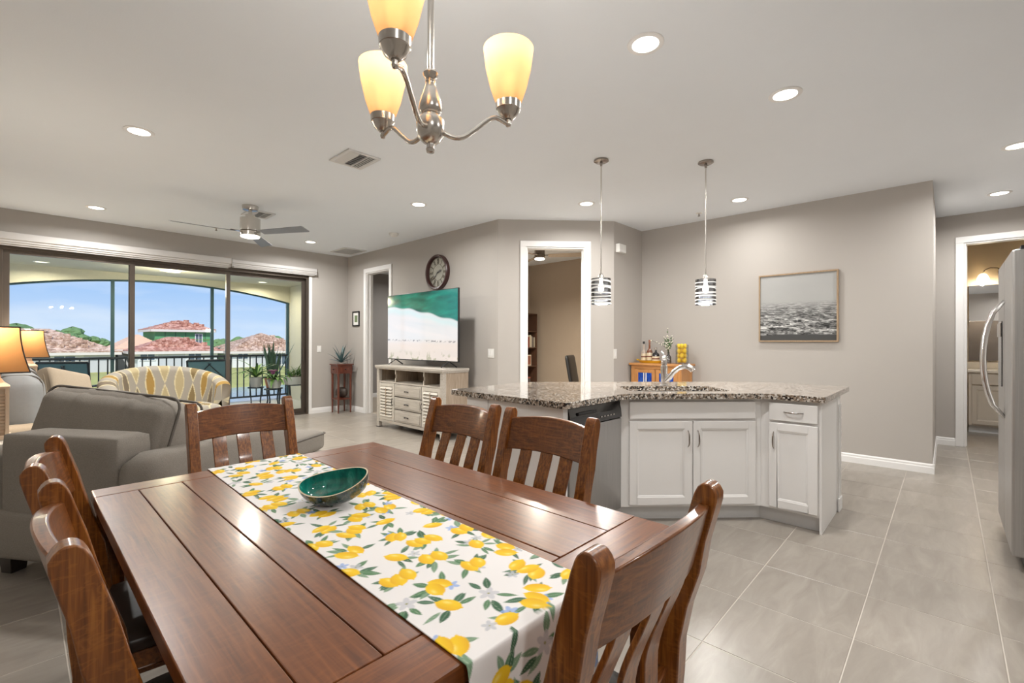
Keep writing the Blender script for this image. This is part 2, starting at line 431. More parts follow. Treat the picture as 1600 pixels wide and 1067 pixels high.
def grid_obj(name, P, colr, mat, parent=None, smooth=True, thick=0):
    # P: (n,m,3) points; colr: (n,m,3) linear colours stored as the printed colour
    n, m = P.shape[:2]; me = bpy.data.meshes.new(name)
    ii = np.arange(n*m).reshape(n, m)
    q = np.stack([ii[:-1, :-1], ii[1:, :-1], ii[1:, 1:], ii[:-1, 1:]], -1).reshape(-1, 4)
    me.from_pydata(P.reshape(-1, 3).tolist(), [], q.tolist())
    a = me.color_attributes.new('print', 'FLOAT_COLOR', 'POINT')
    a.data.foreach_set('color', np.concatenate([colr.reshape(-1, 3), np.ones((n*m, 1))], 1).astype(np.float32).ravel())
    me.materials.append(MATS[mat])
    o = bpy.data.objects.new(name, me); COL.objects.link(o)
    if parent is not None: o.parent = parent
    if smooth: me.shade_smooth()
    if thick:
        s = o.modifiers.new('thick', 'SOLIDIFY'); s.thickness = thick; s.offset = 0
    return o

# ------------------------------------------------------------------ the room
CH = 2.826
XT, YL, XR, XH, YJ = 4.19, 8.11, 6.02, 7.86, 3.14
XL, YB = -1.25, -3.0
T = .12
def wallseg(name, a, b, z0=0, z1=CH, mat='wall', side=1, holes=()):
    # wall from a to b in plan, T thick on the left of a->b (side=1), with openings (s0,s1,ztop)
    a = Vector((*a, 0)); b = Vector((*b, 0)); d = (b-a); L = d.length; d.normalize(); n = Vector((-d.y, d.x, 0))*side*T
    g = G()
    def blk(s0, s1, za, zb):
        if s1-s0 < 1e-4 or zb-za < 1e-4: return
        p = [a+d*s0, a+d*s1, a+d*s1+n, a+d*s0+n]; g.prism([(q.x, q.y) for q in p], za, zb)
    s = 0
    for s0, s1, zt in holes:
        blk(s, s0, z0, z1); blk(s0, s1, zt, z1); s = s1
    blk(s, L, z0, z1)
    return struct(name, g, mat)
def baseboard(name, a, b, side=1, h=.095):
    a = Vector((*a, 0)); b = Vector((*b, 0)); d = (b-a).normalized(); n = Vector((-d.y, d.x, 0))*side
    secs = []
    for p in (a, b):
        secs.append([tuple(p+n*t+Vector((0, 0, z))) for t, z in ((0, 0), (.014, 0), (.014, h*.62), (.010, h*.72), (.010, h*.88), (.004, h), (0, h))])
    return struct(name, G().loft(secs), 'trim_white')

# floor slab and tiles
floor = struct('floor', G().b2((XL-.2, YB-.2, -.14), (11.6, YL+.14, -.0014)), 'grout')
TS, X0, Y0 = .4595, 1.975, -.170
tile_me = None
def tile_mesh():
    h = TS/2-.0022; g = G()
    g.add([(-h, -h, -.01), (h, -h, -.01), (h, h, -.01), (-h, h, -.01), (-h, -h, -.001), (h, -h, -.001), (h, h, -.001), (-h, h, -.001),
           (-h+.0012, -h+.0012, 0), (h-.0012, -h+.0012, 0), (h-.0012, h-.0012, 0), (-h+.0012, h-.0012, 0)],
          [(0, 1, 5, 4), (1, 2, 6, 5), (2, 3, 7, 6), (3, 0, 4, 7), (4, 5, 9, 8), (5, 6, 10, 9), (6, 7, 11, 10), (7, 4, 8, 11), (8, 9, 10, 11)])
    me = g.mesh('tile'); me.materials.append(MATS['tile']); return me
tile_me = tile_mesh()
cells = []
for i in range(-8, 20):
    for j in range(-7, 19):
        cx, cy = X0+(i+.5)*TS, Y0+(j+.5)*TS
        if cx < XL or cy < YB or cy > YL-.05: continue
        inmain = cx < XT+.1 or (cx < XR+.1 and cy < 3.2 and cx+cy < 8.5) or (cy < .25 and cy > -1.9 and cx < 9.4)
        if not inmain: continue
        dep = cx*.729+cy*.684; lat = cx*.684-cy*.729
        vis = dep > .6 and abs(lat) < dep*1.12+.5
        cells.append((0 if vis else 1, dep, cx, cy))
cells.sort()
rest = G()
for k, (nv, dep, cx, cy) in enumerate(cells):
    if k < 300 and not nv:
        o = bpy.data.objects.new('tile', tile_me); COL.objects.link(o); o.parent = floor; o.location = (cx, cy, 0)
    else:
        h = TS/2-.0022; rest.b2((cx-h, cy-h, -.01), (cx+h, cy+h, 0))
ro = obj('tile_field', rest, 'tile', floor); ro['kind'] = 'stuff'

struct('ceiling', G().b2((XL-.2, YB-.2, CH), (11.6, YL+.14, CH+.25)), 'ceiling_paint')
wallseg('wall_left', (XL, YB), (XL, YL+T), side=1)
wallseg('wall_far', (XL, YL), (XT+T, YL), side=1, holes=((-.16-XL, 3.47-XL, 2.41),))
wallseg('wall_television', (XT, 4.18), (XT, YL), side=-1, holes=((6.70-4.18, 7.44-4.18, 2.465),))
wallseg('wall_angled', (XT, 4.18), (5.27, YJ), side=1, holes=((.36, 1.12, 2.48),))
wallseg('wall_jog', (5.27, YJ), (XR+T, YJ), side=1)
wallseg('wall_right', (XR, .10), (XR, YJ), side=-1)
wallseg('wall_hall', (XR+T, .10), (XH, .10), side=1)
wallseg('wall_hall_end', (XH, -1.9), (XH, 1.2), side=-1, holes=((-.90+1.9, -.15+1.9, 2.475),))
wallseg('wall_kitchen', (3.32, -1.04), (XH, -1.04), side=-1)
wallseg('wall_kitchen_side', (3.2, YB), (3.2, -1.04), side=-1)
wallseg('wall_back', (XL, YB), (3.32, YB), side=-1, holes=())
# rooms beyond the doors
wallseg('wall_den_far', (7.2, 3.0), (7.2, 6.3), side=-1, mat='wall_den')
wallseg('wall_den_side', (4.31, 6.25), (7.3, 6.25), side=1, mat='wall_den')
wallseg('wall_den_near', (6.0, 3.28), (7.3, 3.28), side=-1, mat='wall_den')
wallseg('wall_bedroom_far', (4.2, 9.5), (7.6, 9.5), side=1, mat='wall_bed')
wallseg('wall_bedroom_side', (7.5, 6.37), (7.5, 9.6), side=-1, mat='wall_bed')
wallseg('wall_bedroom_end', (XT+T, YL+T), (XT+T, 9.6), side=-1, mat='wall_bed')
wallseg('wall_bath_far', (9.8, -2.0), (9.8, 1.3), side=-1, mat='wall_bath')
wallseg('wall_bath_side', (XH+T, .02), (9.9, .02), side=1, mat='wall_bath')
wallseg('wall_bath_near', (XH+T, -1.9), (9.9, -1.9), side=-1, mat='wall_bath')
struct('ceiling', G().b2((XT+T+.001, YL+.14, CH), (7.7, 9.7, CH+.25)), 'ceiling_paint')
struct('floor', G().b2((XT+.10, 6.37, -.1), (7.6, 9.6, .004)), 'carpet')
struct('floor', G().b2((4.9, 3.9, -.1), (7.3, 6.25, .004)), 'carpet')
for n, a, b, s in (('baseboard_right', (XR, .088), (XR, YJ), 1), ('baseboard_right_end', (XR-.012, .10), (XH, .10), -1),
                   ('baseboard_hall', (XH, -.075), (XH, .10), 1),
                   ('baseboard_far', (3.50, YL), (XT, YL), -1), ('baseboard_television', (XT, 4.18), (XT, 6.62), 1), ('baseboard_corner', (XT, 7.52), (XT, YL), 1),
                   ('baseboard_left', (XL, YB), (XL, YL), -1), ('baseboard_bedroom', (XT+T, 9.5), (7.5, 9.5), -1), ('baseboard_bath', (XH+T, .02), (9.25, .02), -1)):
    baseboard(n, a, b, s)

def casing(name, a, d, w, zt, depth=T, into=1):
    # door casing around an opening that starts at a, runs along d for w; 'into' is the side the wall body lies on
    d = Vector((*d, 0)).normalized(); n = Vector((-d.y, d.x, 0))*into; a = Vector((*a, 0))
    ang = math.atan2(d.y, d.x); M = Matrix.Rotation(ang, 3, 'Z')
    t = bpy.data.objects.new(name, None); COL.objects.link(t); t['kind'] = 'structure'
    c = .075
    def bar(nm, s0, s1, z0, z1, y0, y1):
        p = a+d*((s0+s1)/2)+n*((y0+y1)/2)+Vector((0, 0, (z0+z1)/2))
        obj(nm, G().box(p, (s1-s0, abs(y1-y0), z1-z0), M=M), 'trim_white', t, bevel=.004)
    for s0, s1 in ((-c, 0), (w, w+c)): bar('casing_side', s0, s1, 0, zt, -.018, 0)
    bar('casing_head', -c, w+c, zt, zt+c, -.018, 0)
    for s0, s1 in ((0, .018), (w-.018, w)): bar('jamb', s0, s1, 0, zt, 0, depth)
    bar('head_jamb', .018, w-.018, zt-.018, zt, 0, depth)
    for s0, s1 in ((.018, .030), (w-.030, w-.018)): bar('door_stop', s0, s1, 0, zt-.018, .055, .09)
    return t
casing('trim_1', (XT, 6.70), (0, 1), .74, 2.465, into=-1)
dd = Vector((5.27-XT, YJ-4.18)).normalized()
casing('trim_2', (XT+dd.x*.36, 4.18+dd.y*.36), (dd.x, dd.y), .76, 2.48, into=1)
casing('trim_3', (XH, -.90), (0, 1), .75, 2.475, into=-1)

# ------------------------------------------------------------------ sliding glass door and its shades
def slider():
    t = bpy.data.objects.new('door_1', None); COL.objects.link(t); t['kind'] = 'structure'
    y0, y1 = YL+.015, YL+.115
    obj('head_track', G().b2((-.16, y0, 2.355), (3.47, y1, 2.41)), 'bronze', t, bevel=.003)
    obj('sill_track', G().b2((-.16, y0, -.004), (3.47, y1, .022)), 'bronze', t, bevel=.003)
    for x0, x1 in ((-.16, -.125), (3.435, 3.47)): obj('side_jamb', G().b2((x0, y0, .022), (x1, y1, 2.355)), 'bronze', t, bevel=.003)
    for k, (x0, x1, yy) in enumerate(((-.125, 1.10, y0+.02), (1.035, 2.27, y0+.045), (2.215, 3.435, y0+.07))):
        p = obj('sash', G().b2((x0, yy, .022), (x0+.055, yy+.022, 2.355)).b2((x1-.055, yy, .022), (x1, yy+.022, 2.355)).b2((x0+.055, yy, .022), (x1-.055, yy+.022, .10)).b2((x0+.055, yy, 2.30), (x1-.055, yy+.022, 2.355)), 'bronze', t)
        obj('pane', G().b2((x0+.05, yy+.008, .09), (x1-.05, yy+.014, 2.31)), 'pane', p)
        if k == 2: obj('pull_handle', G().b2((3.39, yy-.03, .92), (3.412, yy-.008, 1.16)).b2((3.39, yy-.01, .93), (3.412, yy, .95)).b2((3.39, yy-.01, 1.13), (3.412, yy, 1.15)), 'bronze', p, bevel=.004)
    # white returns of the opening inside the room
    for x0, x1 in ((3.47, 3.52),): obj('corner_bead', G().b2((x0, YL-.012, 0), (x1, YL-.0005, 2.40)), 'trim_white', t, bevel=.004)
slider()
def cassette(x0, x1, dep, z0, z1, label):
    t = thing('roller_shade', label, 'window shade', ((x0+x1)/2, YL, z0), group='shade housings above the glass door')
    w = (x1-x0)/2
    pr = [(-.0, 0), (-dep*.75, 0), (-dep*.75, .018), (-dep*.86, .022), (-dep*.86, .045), (-dep, .05), (-dep, z1-z0), (0, z1-z0)]
    obj('housing', G().loft([[(x, y, z) for y, z in pr] for x in (-w, w)]), 'shade_white', t, bevel=.003)
    for sx in (-1, 1): obj('end_cap', G().b2((sx*w, -dep-.004, -.002), (sx*(w+.008), 0, z1-z0+.003)), 'nickel', t)
    obj('hem_bar', G().b2((-w+.03, -dep*.6, -.018), (w-.03, -dep*.45, .001)), 'shade_white', t)
cassette(-.62, 2.235, .13, 2.40, 2.53, 'long off-white shade housing over the two left glass panels')
cassette(2.255, 3.575, .085, 2.425, 2.525, 'shorter off-white shade housing over the right glass panel')

# ------------------------------------------------------------------ ceiling fixtures
def can_light(x, y, label, w=CAN_W):
    t = thing('recessed_light', label, 'ceiling light', (x, y, CH), group='recessed ceiling lights')
    obj('trim_ring', G().lathe([(.068, -.001), (.068, -.006), (.090, -.007), (.094, -.004), (.094, 0), (.068, 0)], n=28), 'trim_white', t, smooth='auto')
    obj('lens', G().lathe([(0, -.004), (.068, -.004), (.068, -.002), (0, -.002)], n=28), 'can_glow', t)
    lamp('AREA', (0, 0, -.012), w, CAN_COL, .14, t, 'can_lamp')
LIVING = 21.0
for x, y, l in ((2.25, 1.155, 'round recessed ceiling light nearest the chandelier, right of it'), (3.31, .745, 'recessed ceiling light above the right half of the island'),
                (5.42, -.41, 'recessed ceiling light cut by the right picture edge'), (7.01, -.40, 'recessed ceiling light in the hallway before the bathroom door'),
                (.615, 4.40, 'recessed ceiling light on the far left of the ceiling, in front of the fan'), (.625, 7.28, 'recessed ceiling light close to the glass door on the left'),
                (3.12, 4.39, 'recessed ceiling light in front of the television wall'), (4.39, 2.97, 'recessed ceiling light before the angled study door'),
                (5.41, 1.66, 'recessed ceiling light near the right wall with the picture'), (3.14, 7.29, 'recessed ceiling light in the far corner behind the fan'),
                (-.35, -1.4, 'unseen recessed ceiling light added behind the camera on the left'),  # this can and the next are unseen, added to light the room
                (2.0, -1.5, 'unseen recessed ceiling light added behind the camera on the right')):
    can_light(x, y, l, LIVING if y > 4 else 9.0 if 5 < x < 6 and y > 1 else CAN_W)
def vent(x0, x1, y0, y1, label, kind):
    t = thing('air_vent', label, 'vent', ((x0+x1)/2, (y0+y1)/2, CH), group='ceiling air vents')
    w, d = (x1-x0)/2, (y1-y0)/2
    obj('backing', G().b2((-w+.02, -d+.02, -.003), (w-.02, d-.02, -.0005)), 'dark_slot' if kind else 'grille_white', t)
    b = .028
    obj('frame', G().b2((-w, -d, -.012), (w, -d+b, 0)).b2((-w, d-b, -.012), (w, d, 0)).b2((-w, -d+b, -.012), (-w+b, d-b, 0)).b2((w-b, -d+b, -.012), (w, d-b, 0)), 'grille_white', t, bevel=.002)
    if kind == 1:   # three-way register
        third = (2*w-2*b)/3
        M = Matrix.Rotation(R(24), 3, 'Y')
        for k in range(4):
            obj('slat', G().box((-w+b+third*(k+.5)/4, 0, -.012), (.026, 2*d-2*b, .002), M=M), 'grille_white', t)
            obj('slat', G().box((w-b-third*(k+.5)/4, 0, -.012), (.026, 2*d-2*b, .002), M=M.inverted()), 'grille_white', t)
        for k in range(8):
            obj('slat', G().box((0, -d+b+(2*d-2*b)*(k+.5)/8, -.012), (third*.96, .026, .002), M=Matrix.Rotation(R(24), 3, 'X')), 'grille_white', t)
        for s in (-1, 1): obj('divider', G().b2((s*third/2-.004, -d+b, -.016), (s*third/2+.004, d-b, -.002)), 'grille_white', t)
    else:
        g = G()
        for k in range(16): g.box((0, -d+b+(2*d-2*b)*(k+.5)/16, -.008), (2*w-2*b, .012, .002), M=Matrix.Rotation(R(30), 3, 'X'))
        obj('louvre_field', g, 'grille_white', t)['kind'] = 'stuff'
vent(1.83, 2.12, 3.53, 3.88, 'square white air vent in the ceiling beside the chandelier shade', 1)
vent(1.87, 2.16, 6.00, 6.33, 'square white air vent in the ceiling just behind the fan', 1)
vent(3.70, 4.10, 7.26, 7.80, 'flat white return grille in the far ceiling corner', 0)
t = thing('smoke_detector', 'round white smoke detector before the television wall', 'smoke detector', (3.72, 5.84, CH))
obj('base', G().lathe([(0, 0), (.07, 0), (.07, -.012), (0, -.012)], n=24), 'plastic_white', t)
obj('dome', G().lathe([(.062, -.012), (.058, -.03), (.04, -.042), (0, -.044)], n=24), 'plastic_white', t, smooth=True)
for x, y, l in ((5.64, 2.19, 'small sprinkler head in the ceiling beside the right pendant'), (1.87, 7.36, 'small sprinkler head in the ceiling left of the fan')):
    t = thing('sprinkler_head', l, 'sprinkler', (x, y, CH), group='ceiling sprinklers')
    obj('escutcheon', G().lathe([(0, 0), (.038, 0), (.034, -.006), (0, -.008)], n=18), 'plastic_white', t, smooth='auto')
    obj('nozzle', G().lathe([(0, -.006), (.009, -.006), (.007, -.03), (.016, -.034), (.016, -.037), (0, -.038)], n=12), 'nickel_dark', t)

# chandelier
def chandelier():
    x, y = .712, .952
    t = thing('chandelier', 'three-arm brushed nickel chandelier with frosted cup shades above the table', 'chandelier', (x, y, 0))
    obj('rod', G().cyl((0, 0, 0), .0085, 1.935, CH-.02, 14), 'nickel', t, smooth='auto')
    obj('canopy', G().lathe([(0, CH), (.065, CH), (.065, CH-.012), (.03, CH-.03), (0, CH-.03)]), 'nickel', t, smooth='auto')
    obj('turned_stem', G().lathe([(0, 1.94), (.017, 1.94), (.020, 1.934), (.017, 1.926), (.011, 1.920), (.014, 1.914), (.012, 1.908), (.017, 1.895), (.026, 1.868), (.030, 1.845), (.027, 1.836), (.021, 1.832), (.024, 1.826), (.024, 1.818), (0, 1.818)], n=28), 'nickel', t, smooth='auto')
    obj('hub', G().lathe([(0, 1.82), (.032, 1.82), (.0355, 1.815), (.036, 1.79), (.031, 1.772), (.018, 1.760), (.010, 1.757), (.010, 1.747), (.012, 1.743), (.010, 1.736), (0, 1.734)], n=28), 'nickel', t, smooth='auto')
    F = Vector((.729, .684, 0)); Rr = Vector((.684, -.729, 0))
    for ang in (17, 140, -101):
        d = Rr*math.cos(R(ang))+F*math.sin(R(ang)); r = .205
        pts = []
        for k in range(17):
            u = k/16
            z = 1.792 - .012*math.sin(min(1, u/.45)*PI) + .062*(1/(1+math.exp(-(u-.58)*11))) - .018*max(0, (u-.8)/.2)
            pts.append(d*(.028+(r-.028)*u)+Vector((0, 0, z)))
        arm = obj('arm', G().tube(pts, .0062, 10), 'nickel', t, smooth='auto')
        c = d*r
        obj('finial', G().lathe([(0, 1.828), (.006, 1.830), (.008, 1.836), (.006, 1.843), (.010, 1.85), (0, 1.85)], c, 14), 'nickel', arm, smooth=True)
        obj('cup', G().lathe([(0, 1.848), (.012, 1.848), (.024, 1.858), (.030, 1.872), (.033, 1.874), (.034, 1.892), (.031, 1.894), (0, 1.888)], c, 24), 'nickel', t, smooth='auto')
        sh = G().lathe([(.026, 1.886), (.036, 1.897), (.049, 1.935), (.0605, 1.985), (.067, 2.035), (.0655, 2.035), (.059, 1.985), (.0475, 1.935), (.0345, 1.899), (.02, 1.889)], c, 36)
        obj('glass_shade', sh, 'frost_glass', t, smooth=True)
        b = obj('bulb', G().lathe([(0, 1.895), (.010, 1.90), (.016, 1.935), (.019, 1.955), (.015, 1.972), (0, 1.982)], c, 16), 'bulb', t, smooth=True)
        lamp('POINT', c+Vector((0, 0, 2.055)), 7, (1, .95, .87), .03, t, 'bulb_lamp')
chandelier()

def pendant(x, y, label):
    t = thing('pendant_light', label, 'pendant lamp', (x, y, 0), group='pendants above the island')
    obj('canopy', G().lathe([(0, CH), (.062, CH), (.064, CH-.012), (.05, CH-.02), (.012, CH-.022), (.010, CH-.05), (0, CH-.05)], n=28), 'nickel_dark', t, smooth='auto')
    obj('rod', G().cyl((0, 0, 0), .0055, 1.83, CH-.04, 10), 'nickel', t, smooth='auto')
    obj('socket_cap', G().lathe([(0, 1.85), (.012, 1.85), (.022, 1.835), (.024, 1.81), (.082, 1.806), (.082, 1.802), (0, 1.802)], n=28), 'nickel', t, smooth='auto')
    obj('glass_cylinder', G().lathe([(.0830, 1.585), (.0830, 1.805), (.0810, 1.805), (.0810, 1.585)], n=40), 'smoke_glass', t, smooth='auto')
    rr = random.Random(int(x*100))
    for k in range(7):
        z0 = 1.592+k*.030+rr.uniform(-.004, .004); tilt = rr.uniform(-.012, .012); ph = rr.uniform(0, 6.28); h = rr.uniform(.008, .014)
        secs = []
        for i in range(41):
            a = 2*PI*i/40; z = min(1.796, max(1.587, z0+tilt*math.sin(a+ph)))
            c, s = math.cos(a), math.sin(a)
            secs.append([(.0833*c, .0833*s, z), (.0850*c, .0850*s, z), (.0850*c, .0850*s, z+h), (.0833*c, .0833*s, z+h)])
        obj('glass_band', G().loft(secs, cap=False), 'band_white', t, smooth='auto')
    obj('bulb', G().lathe([(0, 1.80), (.014, 1.80), (.014, 1.77), (.027, 1.735), (.022, 1.705), (0, 1.695)], n=20), 'can_glow', t, smooth=True)
    lamp('POINT', (0, 0, 1.555), 20, (1, .96, .90), .06, t, 'bulb_lamp')
pendant(3.43, 2.17, 'left striped glass cylinder pendant, in front of the angled wall')
pendant(4.08, 1.527, 'right striped glass cylinder pendant, in front of the right wall')

def ceiling_fan(name, label, x, y, zb, rad, angs, mats, motor_r=.105, lamp_w=26, glow='fan_glow', rz=0):
    t = thing(name, label, 'ceiling fan', (x, y, 0), rz)
    mm, bm = mats
    obj('canopy', G().lathe([(0, CH), (.085, CH), (.085, CH-.015), (.078, CH-.05), (.03, CH-.06), (0, CH-.06)], n=28), mm, t, smooth='auto')
    obj('downrod', G().cyl((0, 0, 0), .02, zb+.19, CH-.05, 14), mm, t, smooth='auto')
    obj('motor_housing', G().lathe([(0, zb+.205), (.05, zb+.205), (.05, zb+.17), (motor_r, zb+.165), (motor_r, zb+.02), (motor_r*.9, zb+.012), (0, zb+.01)], n=32), mm, t, smooth='auto')
    obj('light_ring', G().lathe([(0, zb+.01), (motor_r*1.02, zb+.01), (motor_r*1.02, zb-.035), (motor_r*.95, zb-.038), (0, zb-.036)], n=32), mm, t, smooth='auto')
    obj('light_lens', G().lathe([(motor_r*.94, zb-.037), (motor_r*.93, zb-.05), (motor_r*.6, zb-.06), (0, zb-.063)], n=32), glow, t, smooth=True)
    lamp('AREA', (0, 0, zb-.075), lamp_w, (1, .93, .8), .16, t, 'fan_lamp')
    for a in angs:
        d = Vector((math.cos(a), math.sin(a), 0)); n = Vector((-d.y, d.x, 0)); up = Vector((0, 0, 1))
        secs = []
        for u in (0, .06, .3, .6, .9, .985, 1.0):
            r = motor_r*1.0+.05+u*(rad-motor_r-.05); hw = (.052+.018*u)*(1 if u < .99 else .72)
            pt = R(12)
            wv = n*math.cos(pt)+up*math.sin(pt)*-1
            c = d*r+up*(zb+.0)
            th = up*.004
            secs.append([tuple(c-wv*hw-th), tuple(c+wv*hw-th), tuple(c+wv*hw+th), tuple(c-wv*hw+th)])
        bl = obj('blade', G().loft(secs), bm, t, bevel=.002)
        M = Matrix.Rotation(a, 3, 'Z')
        obj('blade_iron', G().box(d*(motor_r+.04)+up*(zb+.008), (.12, .05, .008), M=M), mm, bl, bevel=.002)
# angles measured from the viewing direction: right, away, left
vy = R(43.173)
def va(lat_deg): return math.atan2(.684*math.sin(R(lat_deg))-.729*math.cos(R(lat_deg)), .729*math.sin(R(lat_deg))+.684*math.cos(R(lat_deg)))
ceiling_fan('ceiling_fan', 'brushed nickel ceiling fan with three grey blades over the living area', 1.836, 5.88, 2.515, .76, [va(-15), va(105), va(225)], ('nickel', 'blade_grey'))

# ------------------------------------------------------------------ dining table
TX0, TX1, TY0, TY1, TZ = .165, 1.200, .540, 2.058, .766
def dining_table():
    cx, cy = (TX0+TX1)/2, (TY0+TY1)/2; w, l = (TX1-TX0)/2, (TY1-TY0)/2
    t = thing('dining_table', 'reddish-brown oak plank dining table with breadboard ends', 'table', (cx, cy, 0))
    bb = .105
    seams = [-w, -.411, -.288, -.115, .115, .372, w]
    seams = [-w, .275-cx, .395-cx, .60-cx, .85-cx, 1.055-cx, w]
    for k in range(6):
        a, b = seams[k]+.0012, seams[k+1]-.0012
        if k == 0: a = -w
        if k == 5: b = w
        o = obj('plank', G().b2((a, -l+bb+.0012, TZ-.034), (b, l-bb-.0012, TZ-.0004*(k % 2))), 'table_wood', t, bevel=.0022)
    for s in (-1, 1): obj('breadboard_end', G().b2((-w, s*(l-bb), TZ-.036), (w, s*l, TZ)), 'table_wood_x', t, bevel=.005)
    ax, ay = w-.055, l-.055
    for s in (-1, 1):
        obj('apron', G().b2((-ax, s*ay-.012, TZ-.125), (ax, s*ay+.012, TZ-.035)), 'table_wood_x', t, bevel=.002)
        obj('apron', G().b2((s*ax-.012, -ay+.013, TZ-.125), (s*ax+.012, ay-.013, TZ-.035)), 'table_wood', t, bevel=.002)
    for sx in (-1, 1):
        for sy in (-1, 1):
            secs = []
            for z, h in ((0, .027), (.45, .034), (TZ-.035, .037)):
                x, y = sx*(w-.045), sy*(l-.045)
                secs.append([(x-h, y-h, z), (x+h, y-h, z), (x+h, y+h, z), (x-h, y+h, z)])
            obj('leg', G().loft(secs), 'chair_wood', t, bevel=.004)
dining_table()

# ------------------------------------------------------------------ dining chairs (origin on the floor under the post tops, facing +y)
def chair_curve(z):
    P = [(0, .045), (.25, .088), (.45, .104), (.62, .088), (.80, .040), (.965, 0), (1.0, -.008)]
    for (a, ya), (b, yb) in zip(P, P[1:]):
        if z <= b:
            u = (z-a)/(b-a); u2 = u*u*(3-2*u)*.45+u*.55
            return ya+(yb-ya)*u2
    return P[-1][1]
def make_chair():
    t = thing('dining_chair', '', 'chair', (0, 0, 0), group='oak slat-back dining chairs')
    hw = .215
    for s in (-1, 1):
        secs = []
        zs = [0, .12, .25, .36, .45, .54, .62, .70, .78, .85, .90, .935, .950, .960, .966, .969]
        for z in zs:
            y = chair_curve(min(z, .95)); dep = .036+.034*math.exp(-((z-.5)/.24)**2)+.012*(z > .7)
            if z > .935: dep *= math.sqrt(max(.02, 1-((z-.935)/.0345)**2))
            x0, x1 = s*hw-.021, s*hw+.021
            secs.append([(x0, y-dep/2, z), (x1, y-dep/2, z), (x1, y+dep/2, z), (x0, y+dep/2, z)])
        obj('back_post', G().loft(secs), 'chair_wood', t, bevel=.004, smooth='auto')
    def rail(nm, z0, z1, arch, bow, th, n=14):
        secs = []
        for i in range(n+1):
            x = -hw+.019+(2*hw-.038)*i/n; q = 1-(x/hw)**2
            za, zb = z0+arch*.35*q, z1+arch*q
            ring = []
            for z, o in ((za, -1), (za, 1), (zb, 1), (zb, -1)):
                ring.append((x, chair_curve(z)-bow*q+o*th/2+.004, z))
            secs.append(ring)
        return obj(nm, G().loft(secs), 'chair_wood_x', t, bevel=.004, smooth='auto')
    rail('crest_rail', .795, .922, .022, .030, .024)
    rail('lower_rail', .50, .555, .0, .022, .020)
    for x in (-.105, 0, .105):
        q = 1-(x/hw)**2; secs = []
        for k in range(11):
            z = .548+(.806-.548)*k/10; y = chair_curve(z)-(.022+(.030-.022)*k/10)*q+.004
            y -= .010*math.sin(PI*k/10)*-1
            secs.append([(x-.029, y-.006, z), (x+.029, y-.006, z), (x+.029, y+.006, z), (x-.029, y+.006, z)])
        obj('slat', G().loft(secs), 'chair_wood', t, bevel=.002, smooth='auto')
    yb, yf = chair_curve(.43)+.03, .52
    obj('seat_frame', G().b2((-.205, yb-.02, .40), (.205, yb, .445)).b2((-.205, yf-.022, .40), (.205, yf, .445)).b2((-.205, yb, .40), (-.185, yf-.022, .445)).b2((.185, yb, .40), (.205, yf-.022, .445)), 'chair_wood_x', t, bevel=.003)
    obj('seat', G().soft((0, (yb+yf)/2+.004, .462), (.415, yf-yb+.02, .046), .02, (0, 0, .012)), 'leather', t, smooth=True)
    for s in (-1, 1):
        obj('leg', G().loft([[(s*.183-h, .498-h, z), (s*.183+h, .498-h, z), (s*.183+h, .498+h, z), (s*.183-h, .498+h, z)] for z, h in ((0, .015), (.40, .020), (.44, .020))]), 'chair_wood', t, bevel=.003)
        obj('stretcher', G().b2((s*.19-.009, .09, .17), (s*.19+.009, .488, .20)), 'chair_wood_x', t, bevel=.002)
    obj('stretcher', G().b2((-.18, .28, .175), (.18, .298, .200)), 'chair_wood_x', t, bevel=.002)
    return t
ch0 = make_chair()
spots = [((.768, .357), 0, 'oak slat-back chair at the near end of the table, its back close to the camera'),
         ((1.505, 1.20), PI/2, 'oak slat-back chair on the island side of the table, in front of the dishwasher'),
         ((1.515, 1.745), PI/2+.03, 'oak slat-back chair on the island side, in front of the white end panel'),
         ((.766, 2.565), PI, 'oak slat-back chair at the far end of the table, before the grey chaise'),
         ((.048, 1.135), -PI/2, 'oak slat-back chair on the left long side, nearest the bottom left corner'),
         ((.050, 1.768), -PI/2-.12, 'oak slat-back chair on the left long side, farther one next to the grey chaise')]
for k, (p, a, l) in enumerate(spots):
    if k == 0:
        ch0.location = (*p, 0); ch0.rotation_euler = (0, 0, a); ch0['label'] = l
    else: dup(ch0, (*p, 0), a, l)

